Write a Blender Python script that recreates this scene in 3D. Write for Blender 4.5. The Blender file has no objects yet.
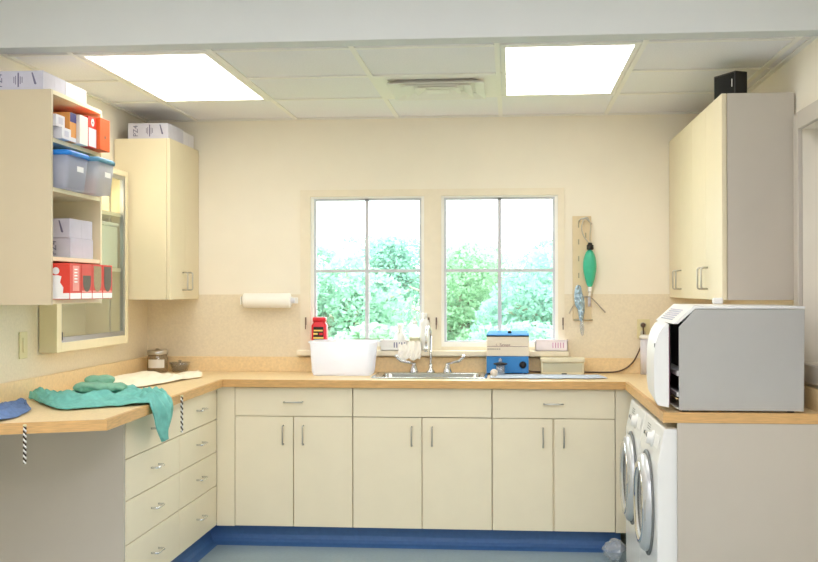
import bpy, bmesh, math, random
from mathutils import Vector, Matrix, noise

SC = bpy.context.scene
COL = SC.collection
R = math.radians
ORG = {}

# ------------------------------------------------------------------ materials
def lin(c):
    return tuple(((x / 255) / 12.92 if x / 255 <= .04045 else ((x / 255 + .055) / 1.055) ** 2.4) for x in c)

MATS = {}
def mat(name, rgb, rough=.5, metal=0., var=.04, scale=20., bump=0., bscale=80., spec=.5, coat=0., trans=0., emit=None, estr=0., stretch=(1, 1, 1)):
    if name in MATS: return MATS[name]
    m = bpy.data.materials.new(name); m.use_nodes = True
    nt = m.node_tree; N = nt.nodes; L = nt.links
    b = N['Principled BSDF']
    c = lin(rgb)
    b.inputs['Roughness'].default_value = rough
    b.inputs['Metallic'].default_value = metal
    b.inputs['Specular IOR Level'].default_value = spec
    b.inputs['Coat Weight'].default_value = coat
    b.inputs['Transmission Weight'].default_value = trans
    tc = N.new('ShaderNodeTexCoord'); mp = N.new('ShaderNodeMapping')
    mp.inputs['Scale'].default_value = stretch
    L.new(tc.outputs['Object'], mp.inputs['Vector'])
    nz = N.new('ShaderNodeTexNoise'); nz.inputs['Scale'].default_value = scale; nz.inputs['Detail'].default_value = 4
    L.new(mp.outputs['Vector'], nz.inputs['Vector'])
    rp = N.new('ShaderNodeValToRGB')
    rp.color_ramp.elements[0].position = .3; rp.color_ramp.elements[1].position = .7
    rp.color_ramp.elements[0].color = (*[max(0, x * (1 - var)) for x in c], 1)
    rp.color_ramp.elements[1].color = (*[min(1, x * (1 + var)) for x in c], 1)
    L.new(nz.outputs['Fac'], rp.inputs['Fac']); L.new(rp.outputs['Color'], b.inputs['Base Color'])
    if bump:
        n2 = N.new('ShaderNodeTexNoise'); n2.inputs['Scale'].default_value = bscale; n2.inputs['Detail'].default_value = 3
        L.new(mp.outputs['Vector'], n2.inputs['Vector'])
        bp = N.new('ShaderNodeBump'); bp.inputs['Strength'].default_value = bump; bp.inputs['Distance'].default_value = .01
        L.new(n2.outputs['Fac'], bp.inputs['Height']); L.new(bp.outputs['Normal'], b.inputs['Normal'])
    if emit:
        b.inputs['Emission Color'].default_value = (*lin(emit), 1); b.inputs['Emission Strength'].default_value = estr
    MATS[name] = m
    return m

def glassy(name, rgb, opacity, gloss=.08, grough=.03, bodyrough=.5):
    """thin clear sheet: see-through, a little body colour, a little reflection"""
    m = bpy.data.materials.new(name); m.use_nodes = True
    nt = m.node_tree; N = nt.nodes; L = nt.links
    N.remove(N['Principled BSDF'])
    t = N.new('ShaderNodeBsdfTransparent'); t.inputs[0].default_value = (*lin(tuple(255 - (255 - x) * .35 for x in rgb)), 1)
    p = N.new('ShaderNodeBsdfPrincipled'); p.inputs['Base Color'].default_value = (*lin(rgb), 1); p.inputs['Roughness'].default_value = bodyrough
    g = N.new('ShaderNodeBsdfGlossy'); g.inputs['Roughness'].default_value = grough
    m1 = N.new('ShaderNodeMixShader'); m1.inputs[0].default_value = opacity
    fr = N.new('ShaderNodeLayerWeight'); fr.inputs['Blend'].default_value = .5
    pw = N.new('ShaderNodeMath'); pw.operation = 'POWER'; pw.inputs[1].default_value = 4
    ad = N.new('ShaderNodeMath'); ad.operation = 'MULTIPLY_ADD'; ad.inputs[1].default_value = .5; ad.inputs[2].default_value = gloss * .5
    cl = N.new('ShaderNodeClamp')
    m2 = N.new('ShaderNodeMixShader')
    L.new(fr.outputs['Facing'], pw.inputs[0]); L.new(pw.outputs[0], ad.inputs[0]); L.new(ad.outputs[0], cl.inputs[0]); L.new(cl.outputs[0], m2.inputs[0])
    L.new(t.outputs[0], m1.inputs[1]); L.new(p.outputs[0], m1.inputs[2])
    L.new(m1.outputs[0], m2.inputs[1]); L.new(g.outputs[0], m2.inputs[2])
    L.new(m2.outputs[0], N['Material Output'].inputs['Surface'])
    return m

def milky(name, rgb, opacity):
    """translucent polythene: scatters light from behind"""
    m = bpy.data.materials.new(name); m.use_nodes = True
    nt = m.node_tree; N = nt.nodes; L = nt.links
    N.remove(N['Principled BSDF'])
    d = N.new('ShaderNodeBsdfDiffuse'); d.inputs[0].default_value = (*lin(rgb), 1)
    t = N.new('ShaderNodeBsdfTranslucent'); t.inputs[0].default_value = (*lin(rgb), 1)
    p = N.new('ShaderNodeBsdfTransparent')
    a = N.new('ShaderNodeMixShader'); a.inputs[0].default_value = .6
    b = N.new('ShaderNodeMixShader'); b.inputs[0].default_value = opacity
    L.new(d.outputs[0], a.inputs[1]); L.new(t.outputs[0], a.inputs[2]); L.new(p.outputs[0], b.inputs[1]); L.new(a.outputs[0], b.inputs[2])
    L.new(b.outputs[0], N['Material Output'].inputs['Surface'])
    return m

def leaf_mat(name, rgb):
    m = bpy.data.materials.new(name); m.use_nodes = True
    nt = m.node_tree; N = nt.nodes; L = nt.links
    N.remove(N['Principled BSDF'])
    gi = N.new('ShaderNodeNewGeometry')
    rp = N.new('ShaderNodeValToRGB'); c = lin(rgb)
    rp.color_ramp.elements[0].color = (*[x * .9 for x in c], 1); rp.color_ramp.elements[1].color = (*[min(1, x * 1.1) for x in c], 1)
    L.new(gi.outputs['Random Per Island'], rp.inputs['Fac'])
    d = N.new('ShaderNodeBsdfDiffuse'); t = N.new('ShaderNodeBsdfTranslucent'); mx = N.new('ShaderNodeMixShader'); mx.inputs[0].default_value = .5
    L.new(rp.outputs[0], d.inputs[0]); L.new(rp.outputs[0], t.inputs[0])
    L.new(d.outputs[0], mx.inputs[1]); L.new(t.outputs[0], mx.inputs[2]); L.new(mx.outputs[0], N['Material Output'].inputs['Surface'])
    return m

WALL = mat('wall_paint', (246, 239, 223), .8, var=.012, scale=6, bump=.06, bscale=140)
NEARWALL = mat('beam_paint', (214, 216, 213), .8, var=.012, scale=6, bump=.05, bscale=140)
WAIN = mat('wainscot_laminate', (235, 223, 198), .45, var=.045, scale=80, bump=.03, bscale=90)
TILE = mat('ceiling_tile', (236, 234, 236), .9, var=.05, scale=160, bump=.25, bscale=220)
TEE = mat('ceiling_tee', (240, 237, 230), .6, var=.01)
CREAM = mat('cream_laminate', (246, 236, 209), .42, var=.012, scale=9)
CREAM_DIM = mat('cream_laminate_dimmed', (231, 219, 188), .42, var=.012, scale=9)  # darker copy of the cream; offsets strong lamp light in the colour
CREAMEDGE = mat('cream_edge', (238, 226, 190), .5, var=.02)
PANEL_SHADE = mat('cream_panel_shaded', (198, 190, 177), .5, var=.012, scale=8)  # panels facing the near room: weaker light darkened into the colour
SHELFSIDE_SHADE = mat('shelf_side_shaded', (216, 201, 170), .5, var=.012, scale=8)  # dimmed copy of the shelf cream; near side's lower light painted in
SHELFIN = mat('shelf_interior', (232, 220, 190), .55, var=.02)
DULLM = mat('dull_brown', (120, 108, 88), .9)  # dull brown for the stick and the folder's finger hole
CTOP = mat('counter_laminate', (240, 214, 168), .38, var=.07, scale=70)
OAK = mat('oak_edge', (216, 172, 112), .42, var=.14, scale=14, stretch=(1.2, 1.2, 14))
FLOORM = mat('sheet_vinyl', (150, 168, 177), .35, var=.07, scale=60)
COVEM = mat('blue_cove_base', (72, 112, 168), .4, var=.06, scale=40)
STEEL = mat('stainless_steel', (206, 206, 204), .22, 1., var=.03, scale=40)
CHROME = mat('chrome', (218, 220, 224), .12, 1., var=.01)
NICKEL = mat('satin_nickel', (196, 192, 184), .3, 1., var=.02)
ALU = mat('aluminium_track', (178, 182, 190), .35, 1., var=.02)
WINW = mat('window_white', (246, 244, 240), .45, var=.01)
WINC = mat('window_cream_frame', (240, 230, 208), .5, var=.02)
WING = mat('window_grey_bead', (206, 208, 216), .5, var=.02)
GLASS = glassy('window_glass', (240, 250, 248), .02, .05)
GLASSG = glassy('green_sheet_glass', (232, 240, 234), .04, .06)
JARG = glassy('jar_glass', (190, 182, 160), .12, .16)
DISHG = glassy('dish_glass', (200, 194, 178), .15, .2)
FROST = milky('frosted_tub_plastic', (250, 250, 255), .86)
BINC = milky('clear_bin_plastic', (246, 247, 255), .5)
CLEARP = glassy('clear_plastic_film', (225, 232, 240), .3, .2, .1)
BLACK = mat('black_plastic', (24, 22, 24), .4, var=.1)
DARK = mat('dark_recess', (30, 27, 28), .7, var=.1)
WHITEP = mat('white_plastic', (246, 245, 242), .35, var=.01)
APPW = mat('appliance_white', (240, 240, 238), .28, var=.008, coat=.2)
APPG = mat('autoclave_grey', (182, 181, 177), .5, var=.012, bump=.05, bscale=300)
AUTOW = mat('autoclave_white', (240, 240, 238), .35, var=.008)
RUBBER = mat('grey_rubber', (118, 120, 120), .6)
SMOKE = mat('smoked_porthole', (44, 46, 48), .2, var=.05, coat=.6)
CARD = mat('white_carton', (228, 226, 232), .7, var=.03, scale=25)
CARDLAV = mat('lavender_carton', (206, 204, 218), .7, var=.03, scale=25)
INK = mat('ink_navy', (112, 110, 138), .7)
INKR = mat('ink_maroon', (110, 44, 74), .6)
RED = mat('red_carton', (226, 62, 44), .55, var=.04)
PINK = mat('pink_print', (244, 150, 138), .55, var=.05)
ORANGE = mat('orange_board', (236, 96, 36), .55, var=.05)
AMBER = mat('amber_print', (232, 160, 84), .55)
NAVY = mat('navy_print', (48, 46, 120), .5)
BLUELID = mat('blue_lid', (34, 134, 226), .4, var=.03)
TEALLID = mat('slate_blue_lid', (96, 152, 182), .4, var=.03)
TEAL = mat('teal_cotton', (118, 194, 184), .9, var=.1, scale=40, bump=.3, bscale=260)
SAGE = mat('sage_cotton', (132, 186, 160), .9, var=.1, scale=40, bump=.3, bscale=260)
BLUEC = mat('blue_cotton', (104, 132, 180), .9, var=.14, scale=40, bump=.3, bscale=260)
CREAMC = mat('cream_cotton', (252, 244, 222), .9, var=.03, scale=30, bump=.2, bscale=200)
MATC = mat('pale_blue_pad', (198, 210, 228), .85, var=.1, scale=40, bump=.2, bscale=120)
BLUEM = mat('blue_enamel', (46, 132, 204), .35, var=.03)
BEIGEM = mat('beige_enamel', (232, 222, 204), .4, var=.015)
BEIGEP = mat('beige_plastic', (230, 222, 194), .45, var=.015)
BEIGED = mat('beige_recess', (200, 198, 176), .5, var=.02)
IVORY = mat('ivory_plate', (226, 216, 172), .45, var=.01)
PEGB = mat('tan_strip', (226, 208, 172), .6, var=.03)
SLOTM = mat('slot_olive', (168, 160, 132), .7)
BAGG = mat('green_breathing_bag', (62, 186, 150), .35, var=.06, scale=30)
TUBEM = mat('grey_tubing', (176, 166, 150), .5)
CORDM = mat('brown_cord', (92, 70, 56), .6)
CANR = mat('red_canister', (222, 36, 52), .35, var=.03)
YEL = mat('yellow_print', (244, 214, 110), .5)
PAPER = mat('paper_roll', (252, 250, 244), .9, var=.01, bump=.08, bscale=200)
SOAP = mat('soap_liquid', (232, 220, 150), .3, trans=.2)
FOIL = mat('silver_blue_foil', (170, 196, 214), .25, .6, var=.2, scale=60)
LEADER = mat('bark_hazed', (150, 146, 128), .9, bump=.4, bscale=30)  # bark paled in colour to sit with the glare-washed crowns
LAWN = mat('lawn', (110, 150, 80), .95, var=.2, scale=3)
GLOVE = mat('grey_gloves', (112, 104, 92), .8, var=.1, scale=80)
GLOVE2 = mat('tan_gloves', (176, 156, 120), .8, var=.08, scale=80)
LIGHTM = mat('light_diffuser', (255, 255, 255), .5, var=0, emit=(255, 250, 245), estr=4.7)
LIGHTN = mat('near_light_diffuser', (255, 255, 255), .5, var=0, emit=(246, 246, 255), estr=11.2)
DOORM = mat('door_paint', (206, 198, 186), .5, var=.01)
GREYP = mat('grey_panel', (150, 140, 128), .5, var=.02)
LIVER = mat('olive_print', (150, 160, 120), .5)

# ------------------------------------------------------------------ mesh builder
class MB:
    def __init__(s): s.bm = bmesh.new()
    def box(s, lo, hi, bev=0., seg=2):
        lo = [min(a, b) for a, b in zip(lo, hi)] if False else lo
        v = [s.bm.verts.new((x, y, z)) for x in (lo[0], hi[0]) for y in (lo[1], hi[1]) for z in (lo[2], hi[2])]
        f = [s.bm.faces.new([v[i] for i in q]) for q in ((0, 1, 3, 2), (4, 6, 7, 5), (0, 4, 5, 1), (2, 3, 7, 6), (0, 2, 6, 4), (1, 5, 7, 3))]
        if bev:
            es = list({e for q in f for e in q.edges})
            bmesh.ops.bevel(s.bm, geom=es, offset=bev, segments=seg, profile=.5, affect='EDGES')
        return s
    def poly(s, pts):
        s.bm.faces.new([s.bm.verts.new(p) for p in pts]); return s
    def prism(s, pts, vec, bev=0.):
        """pts: closed 3D outline, extruded by vec"""
        vec = Vector(vec)
        a = [s.bm.verts.new(p) for p in pts]; b = [s.bm.verts.new(Vector(p) + vec) for p in pts]
        n = len(pts); f = [s.bm.faces.new(a), s.bm.faces.new(b[::-1])]
        for i in range(n): f.append(s.bm.faces.new((a[i], b[i], b[(i + 1) % n], a[(i + 1) % n])))
        bmesh.ops.recalc_face_normals(s.bm, faces=f)
        if bev:
            es = list({e for q in f for e in q.edges})
            bmesh.ops.bevel(s.bm, geom=es, offset=bev, segments=2, profile=.5, affect='EDGES')
        return s
    def ring(s, c, ax, r, n, ry=None, up=None):
        ax = Vector(ax).normalized()
        u = Vector(up) if up else (Vector((0, 0, 1)) if abs(ax.z) < .9 else Vector((1, 0, 0)))
        x = u.cross(ax).normalized(); y = ax.cross(x)
        return [s.bm.verts.new(Vector(c) + x * math.cos(2 * math.pi * i / n) * r + y * math.sin(2 * math.pi * i / n) * (ry or r)) for i in range(n)]
    def skin(s, rings, cap=True, close=False):
        n = len(rings[0]); fs = []
        for a, b in zip(rings, rings[1:] + ([rings[0]] if close else [])):
            for i in range(n):
                f = s.bm.faces.new((a[i], a[(i + 1) % n], b[(i + 1) % n], b[i])); f.smooth = True; fs.append(f)
        if cap and not close:
            fs.append(s.bm.faces.new(rings[0][::-1])); fs.append(s.bm.faces.new(rings[-1]))
        bmesh.ops.recalc_face_normals(s.bm, faces=fs)
        return s
    def lathe(s, c, ax, prof, n=28, cap=True):
        """prof: list of (radius, distance along axis)"""
        c = Vector(c); ax = Vector(ax).normalized()
        return s.skin([s.ring(c + ax * h, ax, max(r, 1e-4), n) for r, h in prof], cap)
    def cyl(s, p0, p1, r, n=16, r1=None):
        p0, p1 = Vector(p0), Vector(p1); ax = p1 - p0
        return s.skin([s.ring(p0, ax, r, n), s.ring(p1, ax, r if r1 is None else r1, n)])
    def tube(s, pts, r, n=10, smooth=0):
        P = [Vector(p) for p in pts]
        if smooth: P = crom(P, smooth)
        rings = []
        for i, p in enumerate(P):
            d = (P[min(i + 1, len(P) - 1)] - P[max(i - 1, 0)])
            if d.length < 1e-7: d = Vector((0, 0, 1))
            d.normalize()
            if i == 0:
                u = Vector((0, 0, 1)) if abs(d.z) < .9 else Vector((1, 0, 0))
            u = (u - d * u.dot(d)).normalized()
            w = d.cross(u)
            rr = r[min(i, len(r) - 1)] if isinstance(r, (list, tuple)) else r
            rings.append([s.bm.verts.new(p + (u * math.cos(2 * math.pi * k / n) + w * math.sin(2 * math.pi * k / n)) * rr) for k in range(n)])
        return s.skin(rings)
    def grid(s, fn, nu, nv, smooth=True):
        V = [[s.bm.verts.new(fn(i / nu, j / nv)) for j in range(nv + 1)] for i in range(nu + 1)]
        for i in range(nu):
            for j in range(nv):
                f = s.bm.faces.new((V[i][j], V[i + 1][j], V[i + 1][j + 1], V[i][j + 1])); f.smooth = smooth
        return s
    def xf(s, m):
        bmesh.ops.transform(s.bm, matrix=m, verts=s.bm.verts); return s

def crom(P, k):
    out = []
    for i in range(len(P) - 1):
        p0, p1, p2, p3 = P[max(i - 1, 0)], P[i], P[i + 1], P[min(i + 2, len(P) - 1)]
        for j in range(k):
            t = j / k
            out.append(.5 * ((2 * p1) + (p2 - p0) * t + (2 * p0 - 5 * p1 + 4 * p2 - p3) * t * t + (3 * p1 - p0 - 3 * p2 + p3) * t ** 3))
    out.append(P[-1]); return out

def tag(o, label=None, cat=None, group=None, kind=None):
    if label: o['label'] = label
    if cat: o['category'] = cat
    if group: o['group'] = group
    if kind: o['kind'] = kind
    return o

def thing(name, label, cat, loc, group=None):
    o = bpy.data.objects.new(name, None); COL.objects.link(o); o.empty_display_size = .05
    o.location = loc; ORG[o.name] = Vector(loc)
    return tag(o, label, cat, group)

def obj(name, mb, m, parent=None, label=None, solid=0., keep=False, origin=None):
    """link a builder as ONE mesh object; world coordinates in, shifted to the thing's base"""
    org = ORG[parent.name] if parent else (Vector(origin) if origin else Vector((0, 0, 0)))
    bm = mb.bm
    bmesh.ops.translate(bm, verts=bm.verts, vec=-org)
    me = bpy.data.meshes.new(name); bm.to_mesh(me); bm.free()
    me.materials.append(m)
    o = bpy.data.objects.new(name, me); COL.objects.link(o)
    if parent: o.parent = parent; ORG[o.name] = org
    else: o.location = org; ORG[o.name] = org
    if label: o['label'] = label
    if solid:
        md = o.modifiers.new('thickness', 'SOLIDIFY'); md.thickness = solid; md.offset = 0
    return o

def struct(name, mb, m, parent=None):
    o = obj(name, mb, m, parent)
    if not parent: o['kind'] = 'structure'
    return o

def text(name, body, size, M, m, parent, depth=.0004, label=None, shear=0., align='CENTER'):
    """flat lettering laid on a face; M takes the text plane (x right, y up, z out) to the world"""
    cu = bpy.data.curves.new(name, 'FONT'); cu.body = body; cu.size = size; cu.extrude = depth; cu.shear = shear
    cu.align_x = align; cu.align_y = 'CENTER'
    t = bpy.data.objects.new(name, cu); COL.objects.link(t)
    bpy.context.view_layer.update()
    me = bpy.data.meshes.new_from_object(t.evaluated_get(bpy.context.evaluated_depsgraph_get()))
    bpy.data.objects.remove(t); bpy.data.curves.remove(cu)
    me.name = name
    me.transform(Matrix.Translation(-ORG[parent.name]) @ M)
    me.materials.clear(); me.materials.append(m)
    o = bpy.data.objects.new(name, me); COL.objects.link(o); o.parent = parent; ORG[o.name] = ORG[parent.name]
    if label: o['label'] = label
    return o

def frame3(o, x, y):
    x, y = Vector(x).normalized(), Vector(y).normalized(); z = x.cross(y)
    return Matrix(((x.x, y.x, z.x, o[0]), (x.y, y.y, z.y, o[1]), (x.z, y.z, z.z, o[2]), (0, 0, 0, 1)))

def copy_tree(o, parent=None):
    c = o.copy(); COL.objects.link(c)
    if parent: c.parent = parent
    for ch in list(o.children): copy_tree(ch, c)
    return c

def rotz(p, a):
    return Matrix.Translation(Vector(p)) @ Matrix.Rotation(a, 4, 'Z') @ Matrix.Translation(-Vector(p))

# ------------------------------------------------------------------ room dimensions
XL, XR, YW, ZC = -2.19, 1.24, 6.50, 2.42
YN = -1.6
CT, CU = .912, .872           # worktop top and underside
T = .16

# ------------------------------------------------------------------ setting
struct('floor', MB().box((XL - T, YN - T, -.08), (XR + T, YW + T, 0)), FLOORM)

# wall_back with one wide opening for the double window
WX0, WX1, WZ0, WZ1 = -1.245, .320, 1.04, 1.995
w = MB()
w.box((XL - T, YW, 0), (WX0, YW + T, 2.9)).box((WX1, YW, 0), (XR + T, YW + T, 2.9))
w.box((WX0, YW, 0), (WX1, YW + T, WZ0)).box((WX0, YW, WZ1), (WX1, YW + T, 2.9))
struct('wall_back', w, WALL)
# wall_left with the recess of the glazed pass-through cabinet
PY0, PY1, PZ0, PZ1 = 5.0, 5.87, 1.15, 2.0
w = MB()
w.box((XL - T, YN, 0), (XL, PY0, 2.9)).box((XL - T, PY1, 0), (XL, YW, 2.9))
w.box((XL - T, PY0, 0), (XL, PY1, PZ0)).box((XL - T, PY0, PZ1), (XL, PY1, 2.9))
struct('wall_left', w, WALL)
# wall_right with an opening towards the camera
RY0, RY1, RZ0, RZ1 = 3.75, 4.80, 1.09, 2.08
w = MB()
w.box((XR, YN, 0), (XR + T, RY0, 2.9)).box((XR, RY1, 0), (XR + T, YW, 2.9))
w.box((XR, RY0, 0), (XR + T, RY1, RZ0)).box((XR, RY0, RZ1), (XR + T, RY1, 2.9))
struct('wall_right', w, WALL)
struct('wall_front', MB().box((XL - T, YN - T, 0), (XR + T, YN, 2.9)), WALL)
# header beam between the two parts of the room
struct('trim_1', MB().box((XL, 4.36, 2.40), (XR, 4.47, 2.86), .004), NEARWALL)
# near ceiling and lower tiled ceiling
c = MB().box((XL - T, 4.47, 2.4255), (XR + T, YW + T, 2.50)).box((XL - T, YN - T, 2.80), (XR + T, 4.47, 2.88))
ceil = struct('ceiling', c, TILE)
# T-bar grid
GX = [-1.88 + .61 * i for i in range(6)]
GY = [5.82, 5.21, 4.60]
g = MB()
for x in GX: g.box((x - .012, 4.47, ZC - .002), (x + .012, YW, ZC + .005))
for y in GY: g.box((XL, y - .012, ZC - .0025), (XR, y + .012, ZC + .005))
g.box((XL, YW - .022, ZC - .003), (XR, YW, ZC + .012)).box((XL, 4.47, ZC - .003), (XR, 4.49, ZC + .005))
g.box((XL, 4.47, ZC - .003), (XL + .022, YW, ZC + .012)).box((XR - .022, 4.47, ZC - .003), (XR, YW, ZC + .012))
struct('trim_2', g, TEE)
# wainscot laminate under the wall cabinets
WT = 1.372
w = MB()
w.box((XL, YW - .005, CT), (WX0, YW, WT)).box((WX1, YW - .005, CT), (XR, YW, WT)).box((WX0, YW - .005, CT), (WX1, YW, WZ0))
w.box((XL, 3.0, CT), (XL + .005, 4.93, WT)).box((XL, 5.94, CT), (XL + .005, YW - .005, WT)).box((XL, 4.93, CT), (XL + .005, 5.94, 1.10))
w.box((XR - .005, 4.84, CT), (XR, YW - .005, WT))
struct('trim_3', w, WAIN)
# blue coved base
b = MB()
def cove(b, p, d, n):
    """profile pushed along d, n points into the room"""
    pr = [(0, 0), (.055, 0), (.04, .004), (.02, .014), (.008, .03), (.005, .05), (.005, .108), (0, .108)]
    P = [Vector(p) + Vector(n) * a + Vector((0, 0, 1)) * h for a, h in pr]
    b.prism(P, d)
cove(b, (-1.65, 5.985, 0), (2.24, 0, 0), (0, -1, 0))
cove(b, (-1.655, 4.47, 0), (0, 1.515, 0), (1, 0, 0))
struct('baseboard_back', b, COVEM)

# ------------------------------------------------------------------ windows
f = MB()
JY0, JY1 = YW - .012, YW + .10
GZ0, GZ1 = 1.088, 1.945
f.box((WX0, JY0, WZ0), (-1.185, JY1, WZ1)).box((.283, JY0, WZ0), (WX1, JY1, WZ1)).box((-.502, JY0, WZ0), (-.402, JY1, 1.955))
f.box((-1.185, JY0, 1.955), (.283, JY1, WZ1)).box((-1.185, JY0 + .02, WZ0), (.283, JY1, 1.062))
struct('trim_4', f, WINC)
f = MB().box((WX0 - .012, YW - .075, 1.010), (WX1 + .022, YW + .09, 1.042), .006)
struct('trim_5', f, WINC)
def window(name, x0, x1, mx):
    s = MB(); a = .022
    s.box((x0 - a, YW + .005, GZ0 - a - .004), (x0, YW + .06, GZ1 + a)).box((x1, YW + .005, GZ0 - a - .004), (x1 + a, YW + .06, GZ1 + a))
    s.box((x0, YW + .005, GZ1), (x1, YW + .06, GZ1 + a)).box((x0, YW + .005, GZ0 - a - .004), (x1, YW + .06, GZ0))
    o = struct(name, s, WINW)
    g = MB(); k = .014; y0, y1 = YW + .022, YW + .045
    g.box((x0, y0, GZ0), (x0 + k, y1, GZ1)).box((x1 - k, y0, GZ0), (x1, y1, GZ1)).box((x0 + k, y0, GZ1 - k), (x1 - k, y1, GZ1)).box((x0 + k, y0, GZ0), (x1 - k, y1, GZ0 + .008))
    g.box((mx - .011, y0, GZ0), (mx + .011, y1, GZ1)).box((x0 + k, y0 - .0015, 1.503), (x1 - k, y1 + .0015, 1.521))
    obj('glazing_bar', g, WING, o, 'grey glazing bars in a cross')
    obj('window_pane', MB().box((x0, YW + .031, GZ0), (x1, YW + .035, GZ1)), GLASS, o)
    for lx in (x0 - .045, x1 + .045):
        l = MB().box((lx - .004, YW - .018, 1.19), (lx + .004, YW - .012, 1.235)).box((lx - .0025, YW - .026, 1.165), (lx + .0025, YW - .018, 1.215), .001)
        obj('sash_lock', l, mat('bronze_lock', (120, 98, 82), .5), o, 'small bronze lock lever')
    return o
window('window_1', -1.167, -.520, -.848)
window('window_2', -.386, .266, -.058)
# opening in the right wall
s = MB(); cw = .075
for (ya, yb, za, zb) in ((RY1, RY1 + cw, RZ0 - cw, RZ1 + cw), (RY0 - cw, RY0, RZ0 - cw, RZ1 + cw), (RY0, RY1, RZ1, RZ1 + cw), (RY0, RY1, RZ0 - cw, RZ0)):
    s.box((XR - .02, ya, za), (XR, yb, zb), .003)
o = struct('window_3', s, DOORM)
s = MB()
for (ya, yb, za, zb) in ((RY1 - .03, RY1, RZ0, RZ1), (RY0, RY0 + .03, RZ0, RZ1), (RY0, RY1, RZ1 - .03, RZ1), (RY0, RY1, RZ0, RZ0 + .03)):
    s.box((XR + .07, ya, za), (XR + .12, yb, zb))
obj('window_frame', s, DOORM, o)
obj('window_panel', MB().box((XR + .09, RY0 + .03, RZ0 + .03), (XR + .10, RY1 - .03, RZ1 - .03)), GREYP, o, 'grey closed panel')

# ------------------------------------------------------------------ ceiling fixtures
def troffer(x0, x1, y0, y1, z, label, m):
    t = thing('ceiling_light', label, 'ceiling light', ((x0 + x1) / 2, (y0 + y1) / 2, z), 'recessed ceiling lights')
    f = MB(); a = .022
    for lo, hi in (((x0, y0), (x0 + a, y1)), ((x1 - a, y0), (x1, y1)), ((x0 + a, y0), (x1 - a, y0 + a)), ((x0 + a, y1 - a), (x1 - a, y1))):
        f.box((lo[0], lo[1], z - .002), (hi[0], hi[1], z + .005))
    obj('light_frame', f, TEE, t)
    obj('diffuser', MB().box((x0 + a, y0 + a, z + .0005), (x1 - a, y1 - a, z + .0045)), m, t, 'glowing white diffuser')
troffer(-1.865, -1.285, 4.615, 5.805, ZC, 'glowing rectangular ceiling light above the open shelf unit', LIGHTM)
troffer(-.035, .545, 4.615, 5.805, ZC, 'glowing rectangular ceiling light right of the air vent', LIGHTM)
for xa, ya_, lab in ((-1.5, 1.8, 'near-room ceiling light, left of the pair closest to the header beam'), (.0, 1.8, 'near-room ceiling light, right of the pair closest to the header beam'),
                     (-1.5, -.6, 'near-room ceiling light, left of the pair farthest from the header beam'), (.0, -.6, 'near-room ceiling light, right of the pair farthest from the header beam')):
    troffer(xa, xa + .6, ya_, ya_ + 1.2, 2.79, lab, LIGHTN)
t = thing('ceiling_vent', 'square stepped air diffuser set in the tiled ceiling', 'vent', (-.355, 5.515, ZC))
x0, x1, y0, y1 = -.648, -.062, 5.222, 5.808
def sqring(b, cx, cy, ro, zo, ri, zi, th=.006):
    o = [(cx + sx * ro, cy + sy * ro, zo) for sx, sy in ((-1, -1), (1, -1), (1, 1), (-1, 1))]
    i = [(cx + sx * ri, cy + sy * ri, zi) for sx, sy in ((-1, -1), (1, -1), (1, 1), (-1, 1))]
    for k in range(4):
        q = [o[k], o[(k + 1) % 4], i[(k + 1) % 4], i[k]]
        b.prism(q, (0, 0, th))
b = MB(); sqring(b, -.355, 5.515, .293, ZC - .004, .235, ZC - .004, .008); obj('vent_frame', b, TEE, t)
for ro, ri in ((.235, .185), (.172, .125), (.112, .068)):
    b = MB(); sqring(b, -.355, 5.515, ro, ZC - .026, ri, ZC - .002, .004); obj('louver', b, TEE, t)
obj('louver', MB().box((-.41, 5.46, ZC - .026), (-.30, 5.57, ZC - .021)), TEE, t)
obj('vent_box', MB().box((-.59, 5.28, ZC + .002), (-.12, 5.75, ZC + .005)), TEE, t, 'duct plate behind the louvers')

# ------------------------------------------------------------------ handles
def bar_pull(p, d, n, L=.1, r=.0045, proj=.03):
    """arched wire pull: p centre on the face, d direction of the bar, n outward"""
    p, d, n = Vector(p), Vector(d).normalized(), Vector(n).normalized()
    h = L / 2; c = .008
    pts = [p - d * h, p - d * h + n * (proj - c), p - d * (h - c * .3) + n * (proj - c * .3), p - d * (h - c) + n * proj,
           p + d * (h - c) + n * proj, p + d * (h - c * .3) + n * (proj - c * .3), p + d * h + n * (proj - c), p + d * h]
    return MB().tube(pts, r, 8)

# ------------------------------------------------------------------ back run of base cabinets
YF = 5.90
def base_cab(x0, x1, label, drawer_handle, gap=.0025, bt=CU - .001):
    t = thing('base_cabinet', label, 'cabinet', ((x0 + x1) / 2, 6.19, 0), 'base cabinets under the window')
    obj('body', MB().box((x0 + .0005, YF + .021, .112), (x1 - .0005, 6.44, bt)).box((x0 + .0005, 5.99, .001), (x1 - .0005, 6.44, .112)), CREAM, t)
    g = .0022
    d = obj('drawer', MB().box((x0 + g, YF, .7145), (x1 - g, YF + .02, CU - .004), .0015), CREAM, t)
    if drawer_handle: obj('handle', bar_pull(((x0 + x1) / 2, YF, .792), (1, 0, 0), (0, -1, 0)), NICKEL, d, 'satin metal pull')
    m = (x0 + x1) / 2
    for a, b, hx in ((x0 + g, m - gap, m - .055), (m + gap, x1 - g, m + .055)):
        d = obj('door', MB().box((a, YF, .115), (b, YF + .02, .7105), .0015), CREAM, t)
        obj('handle', bar_pull((hx, YF, .612), (0, 0, 1), (0, -1, 0)), NICKEL, d, 'satin metal pull')
    return t
base_cab(-1.495, -.846, 'cream two-door base cabinet with one drawer, left of the sink cabinet', True)
base_cab(-.845, -.095, 'cream two-door base cabinet under the sink, its top panel without a handle', False, bt=.70)
base_cab(-.094, .556, 'cream two-door base cabinet right of the sink, dark gap between its doors', True, .005)
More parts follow.
